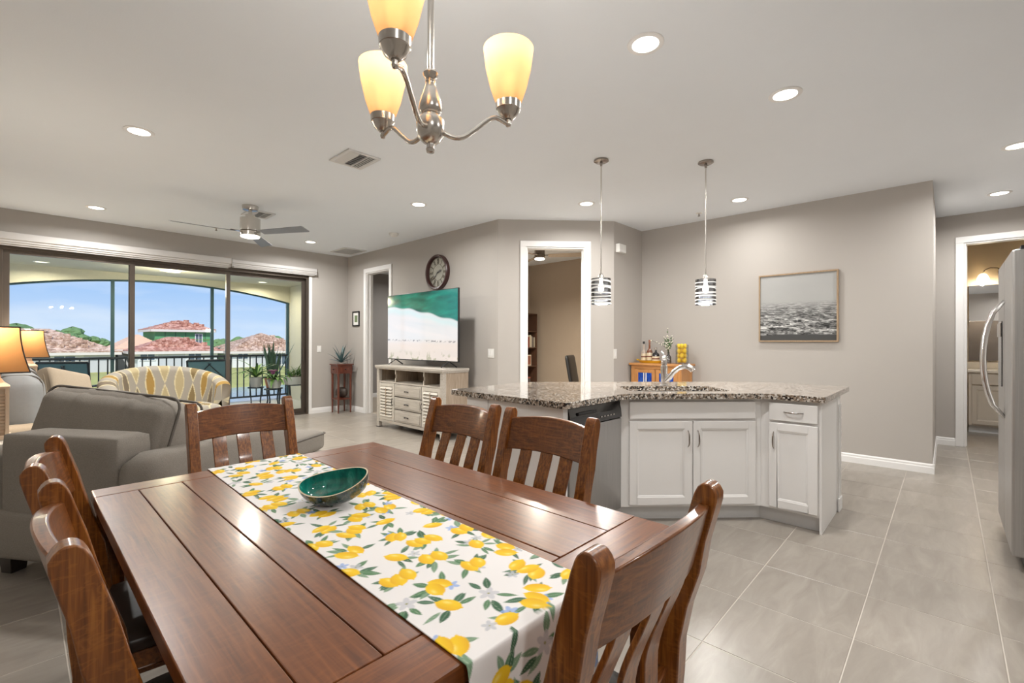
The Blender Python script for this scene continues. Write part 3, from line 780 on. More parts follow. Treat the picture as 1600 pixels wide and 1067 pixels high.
# ------------------------------------------------------------------ printed lemon runner
def paint_runner(S, Tt, seed=3):
    col = np.tile(lin((232, 229, 228)), (*S.shape, 1)).astype(float)
    rr = random.Random(seed)
    def blend(mask, c):
        m = np.clip(mask, 0, 1)[..., None]; col[...] = col*(1-m)+np.array(c)*m
    def local(cs, ct, a):
        ds, dt = S-cs, Tt-ct; return ds*math.cos(a)+dt*math.sin(a), -ds*math.sin(a)+dt*math.cos(a)
    soft = .0018
    def lemon(cs, ct, a, L, W):
        u, v = local(cs, ct, a)
        near = (abs(u) < L*1.4) & (abs(v) < W*1.3)
        if not near.any(): return
        w = W*np.sqrt(np.clip(1-(u/L)**2, 0, 1))
        tip = (W*.22)*np.clip(1-abs(abs(u)-L)/(L*.22), 0, 1)
        sd = np.maximum(w, tip)-abs(v)
        m = np.clip(sd/soft, 0, 1)*near
        blend(m, lin((238, 196, 24)))
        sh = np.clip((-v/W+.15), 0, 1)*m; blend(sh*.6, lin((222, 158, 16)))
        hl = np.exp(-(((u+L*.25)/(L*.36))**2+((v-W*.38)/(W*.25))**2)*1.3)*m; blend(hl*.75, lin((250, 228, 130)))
    def leaf(cs, ct, a, L, W, c):
        u, v = local(cs, ct, a); u = u-L
        w = W*(1-(u/L)**2)*(1-.25*u/L); m = np.clip((w-abs(v))/soft, 0, 1)*(abs(u) < L)
        blend(m, c); vein = np.clip(1-abs(v)/.0011, 0, 1)*m; blend(vein*.4, lin((190, 205, 180)))
    greens = [lin((58, 96, 70)), lin((88, 128, 92)), lin((120, 150, 122)), lin((70, 108, 84))]
    def flower(cs, ct, r, c):
        a0 = rr.uniform(0, 6)
        for k in range(5):
            u, v = local(cs, ct, a0+k*2*PI/5); m = np.clip((r*.34*np.sqrt(np.clip(1-((u-r*.55)/(r*.5))**2, 0, 1))-abs(v))/soft, 0, 1)
            blend(m*.8, c)
        u, v = local(cs, ct, 0); blend(np.clip((r*.16-np.hypot(u, v))/soft, 0, 1), lin((150, 150, 90)))
    k = 0; s = float(S.min())
    row = 0; step = .088
    while s < S.max()+.05:
        for q in range(4):
            ct = -.155+.102*q+(.051 if row % 2 else 0)+rr.uniform(-.014, .014); cs = s+rr.uniform(-.016, .016)
            kind = rr.random(); a = rr.uniform(-.6, .6)+rr.choice((0, 0, PI/2, PI))
            for j in range(rr.choice((5, 6, 7))):
                la = rr.uniform(0, 2*PI); leaf(cs+.014*math.cos(la)+rr.uniform(-.008, .008), ct+.014*math.sin(la)+rr.uniform(-.008, .008), la, rr.uniform(.018, .026), rr.uniform(.0055, .0095), rr.choice(greens))
            if kind < .14: flower(cs, ct, .021, lin((196, 196, 202))); continue
            if kind < .62: flower(cs+rr.uniform(-.028, .028), ct+rr.uniform(-.028, .028), .017, lin((138, 168, 222)) if kind < .42 else lin((186, 187, 192)))
            n = rr.choice((1, 2, 2, 3))
            for j in range(n):
                off = (j-(n-1)/2)*.027
                lemon(cs-math.sin(a)*off+rr.uniform(-.005, .005), ct+math.cos(a)*off+rr.uniform(-.005, .005), a+rr.uniform(-.45, .45), rr.uniform(.023, .028), rr.uniform(.0165, .0195))
            fa = rr.uniform(0, 6.28)
            if rr.random() < .45: flower(cs+.040*math.cos(fa), ct+.040*math.sin(fa), .015, rr.choice((lin((138, 168, 222)), lin((190, 192, 198)))))
        s += step; row += 1
    return col
def runner():
    hang_f, hang_n = .10, .19
    Lt = TY1-TY0; tot = hang_f+Lt+hang_n
    ns, nt_ = 860, 164; W = .345
    s = np.linspace(0, tot, ns)[:, None]*np.ones((1, nt_)); tt = np.linspace(-W/2, W/2, nt_)[None, :]*np.ones((ns, 1))
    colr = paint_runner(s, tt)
    y = np.empty_like(s); z = np.empty_like(s); r = .012
    zt = TZ+.0022
    for i in range(ns):
        q = s[i, 0]
        if q < hang_f: u = hang_f-q; y[i] = TY1+.008+r*.6*(1-math.exp(-u/r)); z[i] = zt-max(0, u-.004)
        elif q <= hang_f+Lt: y[i] = TY1-(q-hang_f); z[i] = zt
        else: u = q-hang_f-Lt; y[i] = TY0-.008-r*.6*(1-math.exp(-u/r)); z[i] = zt-max(0, u-.004)
    # soft folds where it hangs, faint ripples on top
    un = np.clip(s-hang_f-Lt, 0, None)
    y -= un*.22*(.5+.5*np.sin(tt*26+.6))*.8
    z += np.where((s > hang_f) & (s < hang_f+Lt), .0016*np.clip(np.sin(s*9+tt*14)*np.sin(tt*11-s*3), 0, 1), 0)
    yc = np.clip((TY1-y)/Lt, 0, 1)
    x = .671-.033*yc+tt+un*.10*(tt/W)
    P = np.stack([x, y, z], -1)
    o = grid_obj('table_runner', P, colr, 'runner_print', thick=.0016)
    tag(o, 'white table runner printed with lemons, leaves and blue flowers', 'table runner')
runner()

def bowl():
    t = thing('ceramic_bowl', 'dark green glazed oval bowl lying tilted on the lemon runner', 'bowl', (0, 0, 0))
    n, m = 44, 12
    E = Matrix.Rotation(R(-45), 3, 'Z') @ Matrix.Rotation(R(-9), 3, 'Y') @ Matrix.Rotation(R(20), 3, 'X')
    def pt(a, v, off):
        ca, sa = math.cos(a), math.sin(a); k = math.sin(v*PI/2)**.8; q = .25+.75*k if v > 0 else .22
        rim = .056+.012*ca*ca
        return E @ Vector(((.104-off)*ca*q, (.068-off)*sa*q, (1-math.cos(v*PI/2))*rim+off*(1-v)*.8))
    surf = {}
    for nm, off in (('o', 0), ('i', .0045)):
        surf[nm] = [[pt(2*PI*i/n, j/m, off) for i in range(n)] for j in range(m+1)]
    zmin = min(p.z for q in surf['o'] for p in q)
    t.location = (.672, 1.352, TZ+.0045-zmin)
    obj('bowl_outside', G().loft([[tuple(p) for p in q] for q in surf['o']], cap=False).add([tuple(p) for p in surf['o'][0]], [tuple(range(n))]), 'glaze_out', t, smooth=True)
    obj('bowl_inside', G().loft([[tuple(p) for p in q] for q in surf['i']], cap=False).add([tuple(p) for p in surf['i'][0]], [tuple(range(n))]), 'glaze_in', t, smooth=True)
    obj('rim', G().loft([[tuple(p) for p in surf['o'][m]], [tuple(p) for p in surf['i'][m]]], cap=False), 'label_cream', t, smooth=True)
bowl()

# ------------------------------------------------------------------ kitchen island
WZ = .905      # worktop height
def pull(g, c, axis, L=.11, out=Vector((0, -1, 0))):
    pts = []
    for k in range(9):
        u = k/8*2-1; p = Vector(c)+Vector(axis)*(u*L/2)+out*(.024*(1-u**4))
        pts.append(p)
    return g.tube(pts, [.0028+.0028*(1-abs(k/8*2-1)**2) for k in range(9)], 8)
def panel_front(t, nm, x0, x1, z0, z1, mat='cab_white', inset=.052, y=0):
    th = .019
    g = G().b2((x0, y-.011, z0), (x1, y, z1))
    i = inset
    for a, b in (((x0, y-th, z0), (x0+i, y-.011, z1)), ((x1-i, y-th, z0), (x1, y-.011, z1)), ((x0+i, y-th, z0), (x1-i, y-.011, z0+i)), ((x0+i, y-th, z1-i), (x1-i, y-.011, z1))): g.b2(a, b)
    d = obj(nm, g, mat, t, bevel=.0025)
    # moulded step and raised centre field
    j = i+.014
    secs = [[(x0+q, yy, z0+q), (x1-q, yy, z0+q), (x1-q, yy, z1-q), (x0+q, yy, z1-q)] for q, yy in ((i-.001, y-.017), (i+.007, y-.0155), (j, y-.0125))]
    obj('moulding', G().loft(secs, cap=False), mat, d)
    return d
def sink_unit():
    t = thing('sink_cabinet', 'white double-door sink cabinet in the angled middle of the island', 'cabinet', (2.89, 1.67, 0), R(-45))
    w = 1.004
    obj('body', G().b2((0, .02, .105), (.018, .56, .865)).b2((w-.018, .02, .105), (w, .56, .865)).b2((.018, .02, .105), (w-.018, .56, .125)).b2((.018, .548, .125), (w-.018, .56, .865)), 'cab_white', t)
    obj('face_frame', G().b2((0, 0, .105), (.07, .02, .865)).b2((w-.056, 0, .105), (w, .02, .865)).b2((.07, 0, .105), (w-.056, .02, .135)).b2((.07, 0, .695), (w-.056, .02, .735)).b2((.07, 0, .835), (w-.056, .02, .865)).b2((w/2-.03, 0, .135), (w/2+.03, .02, .695)), 'cab_white', t)
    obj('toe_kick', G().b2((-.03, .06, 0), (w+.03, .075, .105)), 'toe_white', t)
    a, b = .062, .956
    obj('false_drawer_front', G().b2((a, -.019, .722), (b, 0, .845)), 'cab_white', t, bevel=.005)
    mid = (a+b)/2
    for x0, x1, hx in ((a, mid-.004, mid-.035), (mid+.004, b, mid+.035)):
        d = panel_front(t, 'door', x0, x1, .125, .705)
        obj('handle', pull(G(), (hx, -.020, .585), (0, 0, 1), .115), 'nickel_dark', d, smooth=True)
    return t
sink_unit()
def right_unit():
    t = thing('base_cabinet', 'white narrow cabinet with drawer and door at the right end of the island', 'cabinet', (3.60, .96, 0), R(-90))
    w = .355
    obj('body', G().b2((0, .002, .105), (w-.004, .56, .865)), 'cab_white', t)
    obj('end_panel', G().b2((w-.004, -.0, .0), (w+.008, .57, .865)), 'cab_white', t)
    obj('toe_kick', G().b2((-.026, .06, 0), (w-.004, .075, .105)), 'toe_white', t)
    d = obj('drawer_front', G().b2((.055, -.019, .722), (w-.012, 0, .845)), 'cab_white', t, bevel=.005)
    obj('handle', pull(G(), (.205, -.020, .785), (1, 0, 0), .115), 'nickel_dark', d, smooth=True)
    d = panel_front(t, 'door', .055, w-.012, .125, .705)
    obj('handle', pull(G(), (.085, -.020, .585), (0, 0, 1), .115), 'nickel_dark', d, smooth=True)
right_unit()
def dishwasher():
    t = thing('dishwasher', 'stainless dishwasher with black control strip, at the left of the island', 'dishwasher', (2.268, 1.67, 0))
    w = .602
    obj('tub', G().b2((.005, .02, .10), (w-.005, .58, .862)), 'black', t)
    obj('toe_plate', G().b2((.01, .06, .0), (w-.01, .07, .10)), 'black', t)
    obj('door_panel', G().b2((0, -.022, .11), (w, .018, .735)), 'stainless', t, bevel=.006)
    p = obj('control_panel', G().loft([[(x, .018, .742), (x, -.026, .742), (x, -.020, .80), (x, -.004, .858), (x, .018, .858)] for x in (0, w)]), 'black_gloss', t, bevel=.004)
    for k in range(5): obj('button', G().b2((.335+k*.038, -.0265, .768), (.352+k*.038, -.022, .776)), 'nickel', p)
    obj('pocket_handle', G().b2((.08, -.0275, .806), (w-.32, -.008, .825)), 'black', p, bevel=.003)
dishwasher()
def island_panels():
    t = thing('island_back_wall', 'white panelled back and end walls carrying the island worktop', 'island panel', (0, 0, 0))
    obj('end_panel', G().b2((2.215, 1.66, 0), (2.262, 2.30, .865)), 'cab_white', t, bevel=.003)
    obj('end_panel', G().b2((2.215, 2.305, 0), (2.262, 2.52, .865)), 'cab_white', t, bevel=.003)
    obj('back_panel', G().prism([(2.27, 2.42), (2.955, 2.42), (4.17, 1.21), (4.17, .975), (4.29, .975), (4.29, 1.26), (3.005, 2.54), (2.27, 2.54)], 0, .865), 'cab_white', t)
    obj('end_post', G().b2((4.178, .592, .0), (4.29, .97, .865)), 'cab_white', t, bevel=.004)
    for x in (4.195, 4.262): obj('post_bead', G().b2((x, .584, .10), (x+.018, .592, .80)), 'cab_white', t, bevel=.003)
    obj('post_base', G().b2((4.172, .58, 0), (4.30, .592, .10)).b2((4.29, .58, 0), (4.302, .97, .10)), 'trim_white', t, bevel=.004)
    pr = [(0, 0), (.20, 0), (.20, -.03), (.13, -.05), (.06, -.10), (.03, -.16), (0, -.17)]
    obj('corbel', G().loft([[(4.292+x, y, .863+z) for x, z in pr] for y in (.62, .69)]), 'cab_white', t, bevel=.003)
    pl = obj('outlet_plate', G().b2((4.291, .70, .60), (4.296, .77, .715)), 'plastic_white', t, bevel=.002)
    obj('socket', G().b2((4.296, .72, .62), (4.298, .75, .65)).b2((4.296, .72, .665), (4.298, .75, .695)), 'trim_white', pl)
island_panels()
def soft_poly(P, rad, seg=6):
    out = []
    for k, (p, r) in enumerate(zip(P, rad)):
        a = Vector(P[k-1]); b = Vector(p); c = Vector(P[(k+1) % len(P)])
        if r <= 0: out.append(tuple(b)); continue
        u = (a-b).normalized()*r; v = (c-b).normalized()*r
        for i in range(seg+1):
            q = i/seg; out.append(tuple((b+u)*(1-q)**2+b*2*q*(1-q)+(b+v)*q*q))
    return out
SINK = (3.425, 1.535)     # centre of the bowl cut-out; long side along the 45 degree front
def sink_loop(hl, hd, r=.07):
    P = [(-hl, -hd), (hl, -hd), (hl, hd), (-hl, hd)]
    c, s = math.cos(R(-45)), math.sin(R(-45))
    return [(SINK[0]+x*c-y*s, SINK[1]+x*s+y*c) for x, y in soft_poly(P, [r]*4)]
def worktop():
    outer = soft_poly([(2.175, 1.612), (2.86, 1.612), (3.565, .915), (3.565, .572), (4.62, .575), (4.62, 1.22), (3.10, 2.72), (2.20, 2.70)], [.03, .10, .08, .02, .04, .12, .10, .04])
    inner = sink_loop(.37, .20)
    bm = bmesh.new(); E = []
    for loop in (outer, inner):
        vs = [bm.verts.new((x, y, .867)) for x, y in loop]
        E += [bm.edges.new((vs[i], vs[(i+1) % len(vs)])) for i in range(len(vs))]
    res = bmesh.ops.triangle_fill(bm, edges=E, use_beauty=True)
    fs = [f for f in bm.faces]
    ex = bmesh.ops.extrude_face_region(bm, geom=fs)
    for v in ex['geom']:
        if isinstance(v, bmesh.types.BMVert): v.co.z = WZ
    bmesh.ops.recalc_face_normals(bm, faces=bm.faces)
    me = bpy.data.meshes.new('worktop'); bm.to_mesh(me); bm.free()
    o = obj('island_worktop', me, 'granite', bevel=.006); tag(o, 'speckled brown granite worktop covering the angled island', 'countertop')
    t = thing('kitchen_sink', 'stainless undermount sink set into the granite island', 'sink', (0, 0, 0))
    secs = [[(x, y, z) for x, y in sink_loop(.37+d, .20+d, .07)] for d, z in ((.018, .866), (.0, .866), (-.004, .75), (-.03, .715), (-.2, .70))]
    obj('basin', G().loft(secs[:4], cap=False).prism(sink_loop(.34, .17), .708, .716), 'stainless', t, smooth='auto')
    obj('drain', G().lathe([(0, .7165), (.04, .7165), (.045, .719), (.03, .7175), (0, .717)], (*SINK, 0), 20), 'chrome', t)
worktop()
def faucet():
    fx, fy = 3.64, 1.697
    t = thing('faucet', 'tall single-lever chrome faucet with angled pull-out spout behind the sink', 'faucet', (fx, fy, WZ), R(-45))
    obj('base_ring', G().lathe([(0, 0), (.034, 0), (.034, .006), (.027, .012), (0, .012)], n=24), 'chrome', t, smooth='auto')
    obj('body', G().lathe([(.026, .01), (.027, .08), (.027, .13), (.0265, .16), (.022, .165), (0, .165)], n=24), 'chrome', t, smooth='auto')
    obj('lever', G().lathe([(.0225, .167), (.024, .20), (.018, .235), (.010, .245), (0, .246)], n=20).tube([(0, 0, .235), (-.004, .01, .262), (-.012, .03, .275)], .006, 8), 'chrome', t, smooth='auto')
    # spout leaves the body low and sweeps up, then over the bowl
    pts = [(.004, -.008, .030), (.028, -.028, .062), (.058, -.050, .112), (.090, -.075, .146), (.122, -.10, .162), (.150, -.122, .160), (.166, -.135, .148)]
    obj('spout', G().tube(pts, [.021, .021, .0205, .02, .02, .0205, .022], 14), 'chrome', t, smooth='auto')
    obj('spray_head', G().tube([(.148, -.120, .160), (.168, -.136, .149), (.178, -.144, .130)], [.0235, .0245, .023], 14), 'nickel', t, smooth='auto')
faucet()

# ------------------------------------------------------------------ television wall
def console():
    x0, x1, y0, y1, zt = 3.66, 4.09, 4.63, 6.19, .915
    t = thing('media_console', 'whitewashed wooden media console with louvred doors and three drawers under the television', 'console', ((x0+x1)/2, (y0+y1)/2, 0))
    hx, hy = (x1-x0)/2, (y1-y0)/2
    # local -x is the front
    obj('top', G().b2((-hx-.025, -hy-.02, zt-.035), (hx, hy+.02, zt)).b2((-hx-.012, -hy-.01, zt-.055), (hx, hy+.01, zt-.035)), 'light_wood', t, bevel=.004)
    for s in (-1, 1): obj('side', G().b2((-hx+.03, s*hy-s*.03, .09), (hx, s*hy, zt-.055)), 'grey_wood', t, bevel=.003)
    obj('back', G().b2((hx-.012, -hy+.03, .09), (hx-.002, hy-.03, zt-.055)), 'grey_wood', t)
    for s in (-1, 1):
        for q in (-1, 1):
            xx = -hx if q < 0 else hx-.055
            obj('corner_post', G().b2((xx, s*hy-s*.055, 0), (xx+.055, s*hy+s*.004, zt-.055)), 'light_wood' if q < 0 else 'grey_wood', t, bevel=.004)
            obj('foot_cup', G().b2((xx-.006, s*hy-s*.061, 0), (xx+.061, s*hy+s*.010, .012)), 'black', t)
    zs, zb = .685, .125
    obj('shelf', G().b2((-hx+.01, -hy+.03, zs-.022), (hx-.012, hy-.03, zs)), 'light_wood', t, bevel=.002)
    obj('bottom_rail', G().b2((-hx+.006, -hy+.055, .085), (-hx+.03, hy-.055, zb)), 'light_wood', t, bevel=.003)
    obj('bottom', G().b2((-hx+.03, -hy+.03, .10), (hx-.012, hy-.03, .12)), 'grey_wood', t)
    inner = 2*(hy-.055); w1 = .40; dw = inner-2*w1
    for s in (-1, 1):
        y = s*(dw/2+.012); obj('shelf_divider', G().b2((-hx+.04, y-.008, zs), (hx-.014, y+.008, zt-.056)), 'grey_wood', t)
        obj('divider_edge', G().b2((-hx+.03, y-.009, zs), (-hx+.042, y+.009, zs+.055)).b2((-hx+.042, y-.009, zs+.055), (-hx+.054, y+.009, zs+.11)).b2((-hx+.03, y-.009, zs+.11), (-hx+.042, y+.009, zt-.056)), 'paint_beige', t, bevel=.003)
    # drawers in the middle
    hd = (zs-.022-zb)/3
    for k in range(3):
        z0 = zb+k*hd+.006; d = obj('drawer', G().b2((-hx+.002, -dw/2+.008, z0), (-hx+.022, dw/2-.008, z0+hd-.012)).b2((-hx-.006, -dw/2+.03, z0+.02), (-hx+.002, dw/2-.03, z0+hd-.032)), 'light_wood', t, bevel=.004)
        zc = z0+hd/2-.006
        obj('drawer_pull', G().tube([(-hx-.012, -.045, zc-.004), (-hx-.026, -.02, zc+.004), (-hx-.026, .02, zc+.004), (-hx-.012, .045, zc-.004)], [.009, .005, .005, .009], 8), 'black', d)
    # louvred doors
    for s in (-1, 1):
        ya, yb = s*dw/2+s*.006, s*(hy-.058); a, b = min(ya, yb), max(ya, yb)
        fr = .045; zA, zB = zb+.004, zs-.026
        d = obj('louvre_door', G().b2((-hx+.004, a, zA), (-hx+.024, a+fr, zB)).b2((-hx+.004, b-fr, zA), (-hx+.024, b, zB)).b2((-hx+.004, a+fr, zA), (-hx+.024, b-fr, zA+fr)).b2((-hx+.004, a+fr, zB-fr), (-hx+.024, b-fr, zB)).b2((-hx+.018, a+fr, zA+fr), (-hx+.022, b-fr, zB-fr)), 'paint_beige', t, bevel=.003)
        n = 10
        for k in range(n):
            z = zA+fr+(zB-zA-2*fr)*(k+.5)/n
            obj('slat', G().box((-hx+.004, (a+b)/2, z), (.007, b-a-2*fr-.004, .044), M=Matrix.Rotation(R(42), 3, 'Y')), 'paint_beige', d, bevel=.001)
        obj('tilt_bar', G().b2((-hx-.012, (a+b)/2-.008, zA+fr+.02), (-hx-.002, (a+b)/2+.008, zB-fr-.02)), 'grey_wood', d)
        yy = a+.02 if s > 0 else b-.02
        obj('ring_pull', G().tube([(-hx-.004-.02*math.sin(q*PI/8), yy, .40-.045*math.cos(q*PI/8)) for q in range(9)], .005, 8), 'black', d)
console()
def television():
    X, y0, y1, z0, z1 = 3.84, 4.545, 6.19, .998, 1.955
    t = thing('television', 'large flat television showing a turquoise shoreline picture on the console', 'television', (X, (y0+y1)/2, 0))
    h = (y1-y0)/2
    obj('case', G().b2((0, -h, z0), (.028, h, z1)).b2((.028, -h*.7, z0+.08), (.062, h*.7, z0+.55)), 'black', t, bevel=.004)
    n, m = 230, 130
    v, u = np.meshgrid(np.linspace(0, 1, m), np.linspace(0, 1, n))   # u: left -> right in the picture (y decreasing), v: bottom -> top
    edge = .80-.02*u-.30*np.clip(u-.15, 0, 1)**1.25+.012*np.sin(u*22)
    teal = np.clip(.5+1.6*(fbm(u*5+v*4, v*14-u*3, 5)-.5), .1, 1.1)
    c = lin((238, 232, 230))*np.ones((n, m, 1))
    band = np.clip(.5+1.8*(fbm(u*2.5+v*3, v*13+2*u, 9)-.5), 0, 1.2)[..., None]
    c = c*(1-.35*band)+lin((196, 214, 222))*.35*band
    sea = np.clip((v-edge)/.02, 0, 1)[..., None]
    seac = lin((8, 128, 104))*(.15+1.15*teal[..., None])
    seac = seac*(1-.5*np.clip((u-.55)/.45, 0, 1)[..., None])+lin((30, 150, 150))*.5*np.clip((u-.55)/.45, 0, 1)[..., None]
    c = c*(1-sea)+seac*sea
    foam = np.exp(-((v-edge+.05)/.045)**2)[..., None]; c = c*(1-.5*foam)+lin((200, 236, 236))*.5*foam
    sand = np.clip((.32-v)/.10, 0, 1)[..., None]; c = c*(1-.55*sand)+lin((236, 214, 196))*.55*sand
    ppl = (np.exp(-((v-.30+.035*u)/.011)**2)*(fbm(u*60, v*40, 21) > .52))[..., None]; c = c*(1-.75*ppl)+lin((70, 72, 82))*.75*ppl
    grs = (np.clip((.14-v)/.1, 0, 1)*(fbm(u*30, v*14, 44) > .62)*.5)[..., None]; c = c*(1-grs)+lin((128, 140, 86))*grs
    P = np.stack([np.full_like(u, -.0015), h-.008-u*(2*h-.016), z0+.012+v*(z1-z0-.020)], -1)
    grid_obj('screen', P, c, 'tv_print', t, smooth=False)
    for s in (-1, 1):
        y = s*(h-.20)
        f = G()
        for q in (-1, 1): f.tube([(.015, y, z0+.005), (.015+q*.085, y-q*.06, .926)], .009, 6)
        f.box((.015, y, z0+.004), (.03, .03, .02))
        obj('stand_foot', f, 'black', t)
television()
def clock():
    cy, cz, r = 5.395, 2.27, .255
    t = thing('wall_clock', 'round dark-rimmed wall clock with roman numerals above the television', 'clock', (XT, cy, cz))
    M = Matrix.Rotation(R(-90), 3, 'Y')    # lathe axis z -> -x
    obj('rim', G().lathe([(r-.035, .045), (r-.03, .058), (r-.012, .062), (r, .05), (r, 0), (r-.04, 0), (r-.035, .045)], n=48, M=M), 'brown_rim', t, smooth='auto')
    obj('face', G().lathe([(0, .012), (r-.034, .012), (r-.034, .0), (0, .0)], n=48, M=M), 'clock_face', t)
    obj('chapter_ring', G().lathe([(.115, .0125), (.115, .0150), (.119, .0150), (.119, .0125)], n=48, M=M), 'numeral', t)
    obj('chapter_ring', G().lathe([(.207, .0125), (.207, .0150), (.211, .0150), (.211, .0125)], n=48, M=M), 'numeral', t)
    def bar(g, a, rad, tang, L, w, lean=0, x=-.0155):
        # a: clock angle (0 = 12, clockwise as seen from the room); tang: offset along the tangent
        er = Vector((0, -math.sin(a), math.cos(a))); et = Vector((0, -math.cos(a), -math.sin(a)))
        c = er*rad+et*tang+Vector((x, 0, 0)); ax = (er*math.cos(lean)+et*math.sin(lean)).normalized(); bx = Vector((-1, 0, 0)).cross(ax)
        g.loft([[tuple(c+ax*e*L/2+bx*p+Vector((q, 0, 0))) for p, q in ((-w/2, -.001), (w/2, -.001), (w/2, .001), (-w/2, .001))] for e in (-1, 1)])
    NUM = ['XII', 'I', 'II', 'III', 'IIII', 'V', 'VI', 'VII', 'VIII', 'IX', 'X', 'XI']
    for k, s in enumerate(NUM):
        g = G(); a = k*PI/6; wd = {'I': .011, 'V': .022, 'X': .024}; tot = sum(wd[q] for q in s); o = -tot/2
        for q in s:
            c = o+wd[q]/2; o += wd[q]
            if q == 'I': bar(g, a, .163, c, .075, .0055)
            elif q == 'V': bar(g, a, .163, c-.005, .075, .0055, -.12); bar(g, a, .163, c+.005, .075, .004, .12)
            else: bar(g, a, .163, c, .077, .0055, -.24); bar(g, a, .163, c, .077, .004, .24)
        obj('numeral', g, 'numeral', t)
    for nm, ang, L, w in (('hour_hand', R(70), .085, .014), ('minute_hand', R(228), .15, .010)):
        g = G(); bar(g, ang, L/2-.015, 0, L+.03, w, x=-.020); bar(g, ang, L*.6, 0, .03, w*2.2, x=-.021)
        obj(nm, g, 'black', t)
    obj('hub', G().lathe([(0, .012), (.012, .012), (.010, .026), (0, .026)], n=16, M=M), 'black', t)
clock()
def frame_pic(t, w, h, b, dep, fm, mat=None):
    # local: wall plane x = 0, room at -x; y along, z up
    obj('frame', G().b2((-dep, -w/2, -h/2), (0, -w/2+b, h/2)).b2((-dep, w/2-b, -h/2), (0, w/2, h/2)).b2((-dep, -w/2+b, -h/2), (0, w/2-b, -h/2+b)).b2((-dep, -w/2+b, h/2-b), (0, w/2-b, h/2)), fm, t, bevel=.002)
    if mat: obj('mat_board', G().b2((-dep*.4, -w/2+b, -h/2+b), (-.001, w/2-b, h/2-b)), mat, t)
t = thing('picture_frame', 'small black-framed picture with white mat beside the bedroom door', 'picture', (XT, 7.79, 1.675))
frame_pic(t, .24, .27, .022, .02, 'black', 'mat_white'); obj('photo', G().b2((-.0095, -.05, -.06), (-.0082, .05, .06)), 'photo_green', t)
def ocean():
    w = .778; t = thing('framed_print', 'large square black-and-white ocean print in a thin wooden frame on the right wall', 'picture', (XR, 1.233, 1.658))
    frame_pic(t, w, w, .016, .035, 'frame_wood'); n = 300
    v, u = np.meshgrid(np.linspace(0, 1, n), np.linspace(0, 1, n))
    sky = 158+10*fbm(u*2, v*3, 2)+8*(v-.6)
    p = np.clip((.62-v)/.62, 0, 1)                       # 0 at the horizon .. 1 at the bottom
    sc = 1/(.12+p)
    wv = .55*fbm(u*7*sc**.8+3+1.5*fbm(u*9, v*16, 3), np.log(.07+p)*15, 7, 5)+.45*fbm(u*34+3*fbm(u*12, v*18, 8), np.log(.10+p)*44, 17, 4)
    wv = .5+(wv-.5)*1.5
    sea = 150-70*p+(wv-.5)*330*(.35+.65*p)
    foam = np.exp(-((v-.20-.04*u-.05*np.sin(u*5))/.13)**2); sea = sea*(1-.4*foam)+(118+(wv-.42)*520)*.4*foam
    shore = np.clip((.085+.02*np.sin(u*4)+.07*np.clip(u-.55, 0, 1)-v)/.02, 0, 1); sea = sea*(1-shore)+62*shore
    mix = np.clip((.60-v)/.10, 0, 1); g = np.clip(sky*(1-mix)+sea*mix, 18, 222)
    c = np.stack([lin(g), lin(g), lin(g*.99)], -1)
    P = np.stack([np.full_like(u, -.020), w/2-.015-u*(w-.03), -w/2+.015+v*(w-.03)], -1)
    grid_obj('print', P, c, 'canvas_print', t, smooth=False)
    obj('backing', G().b2((-.018, -w/2+.014, -w/2+.014), (-.002, w/2-.014, w/2-.014)), 'black', t)
ocean()
def plate(name, label, cat, loc, rz, w, h, rockers, group='wall plates'):
    t = thing(name, label, cat, loc, rz, group)
    obj('plate', G().b2((-.006, -w/2, -h/2), (0, w/2, h/2)), 'plastic_white', t, bevel=.003)
    for k in range(rockers):
        y = (k-(rockers-1)/2)*.046; obj('rocker', G().b2((-.010, y-.016, -.033), (-.006, y+.016, .033)), 'trim_white', t, bevel=.002)
plate('light_switch', 'white double light switch right of the television', 'switch', (XT, 4.30, 1.115), 0, .116, .116, 2)
plate('light_switch', 'white light switch beside the glass door', 'switch', (3.65, YL, 1.13), R(90), .075, .116, 1)
plate('light_switch', 'white light switch behind the sideboard corner, on the short return wall', 'switch', (5.30, YJ, 1.11), R(90), .075, .125, 1)
t = thing('door_chime', 'white door chime box high on the short return wall', 'chime', (5.40, YJ, 2.485))
obj('body', G().b2((-.085, -.055, -.055), (.085, 0, .055)), 'plastic_white', t, bevel=.004); obj('grille', G().b2((-.08, -.057, -.045), (.08, -.055, -.02)), 'trim_white', t)
plate('light_switch', 'white outlet plate seen through the bedroom door', 'switch', (5.75, 9.5, .45), R(90), .075, .116, 1)

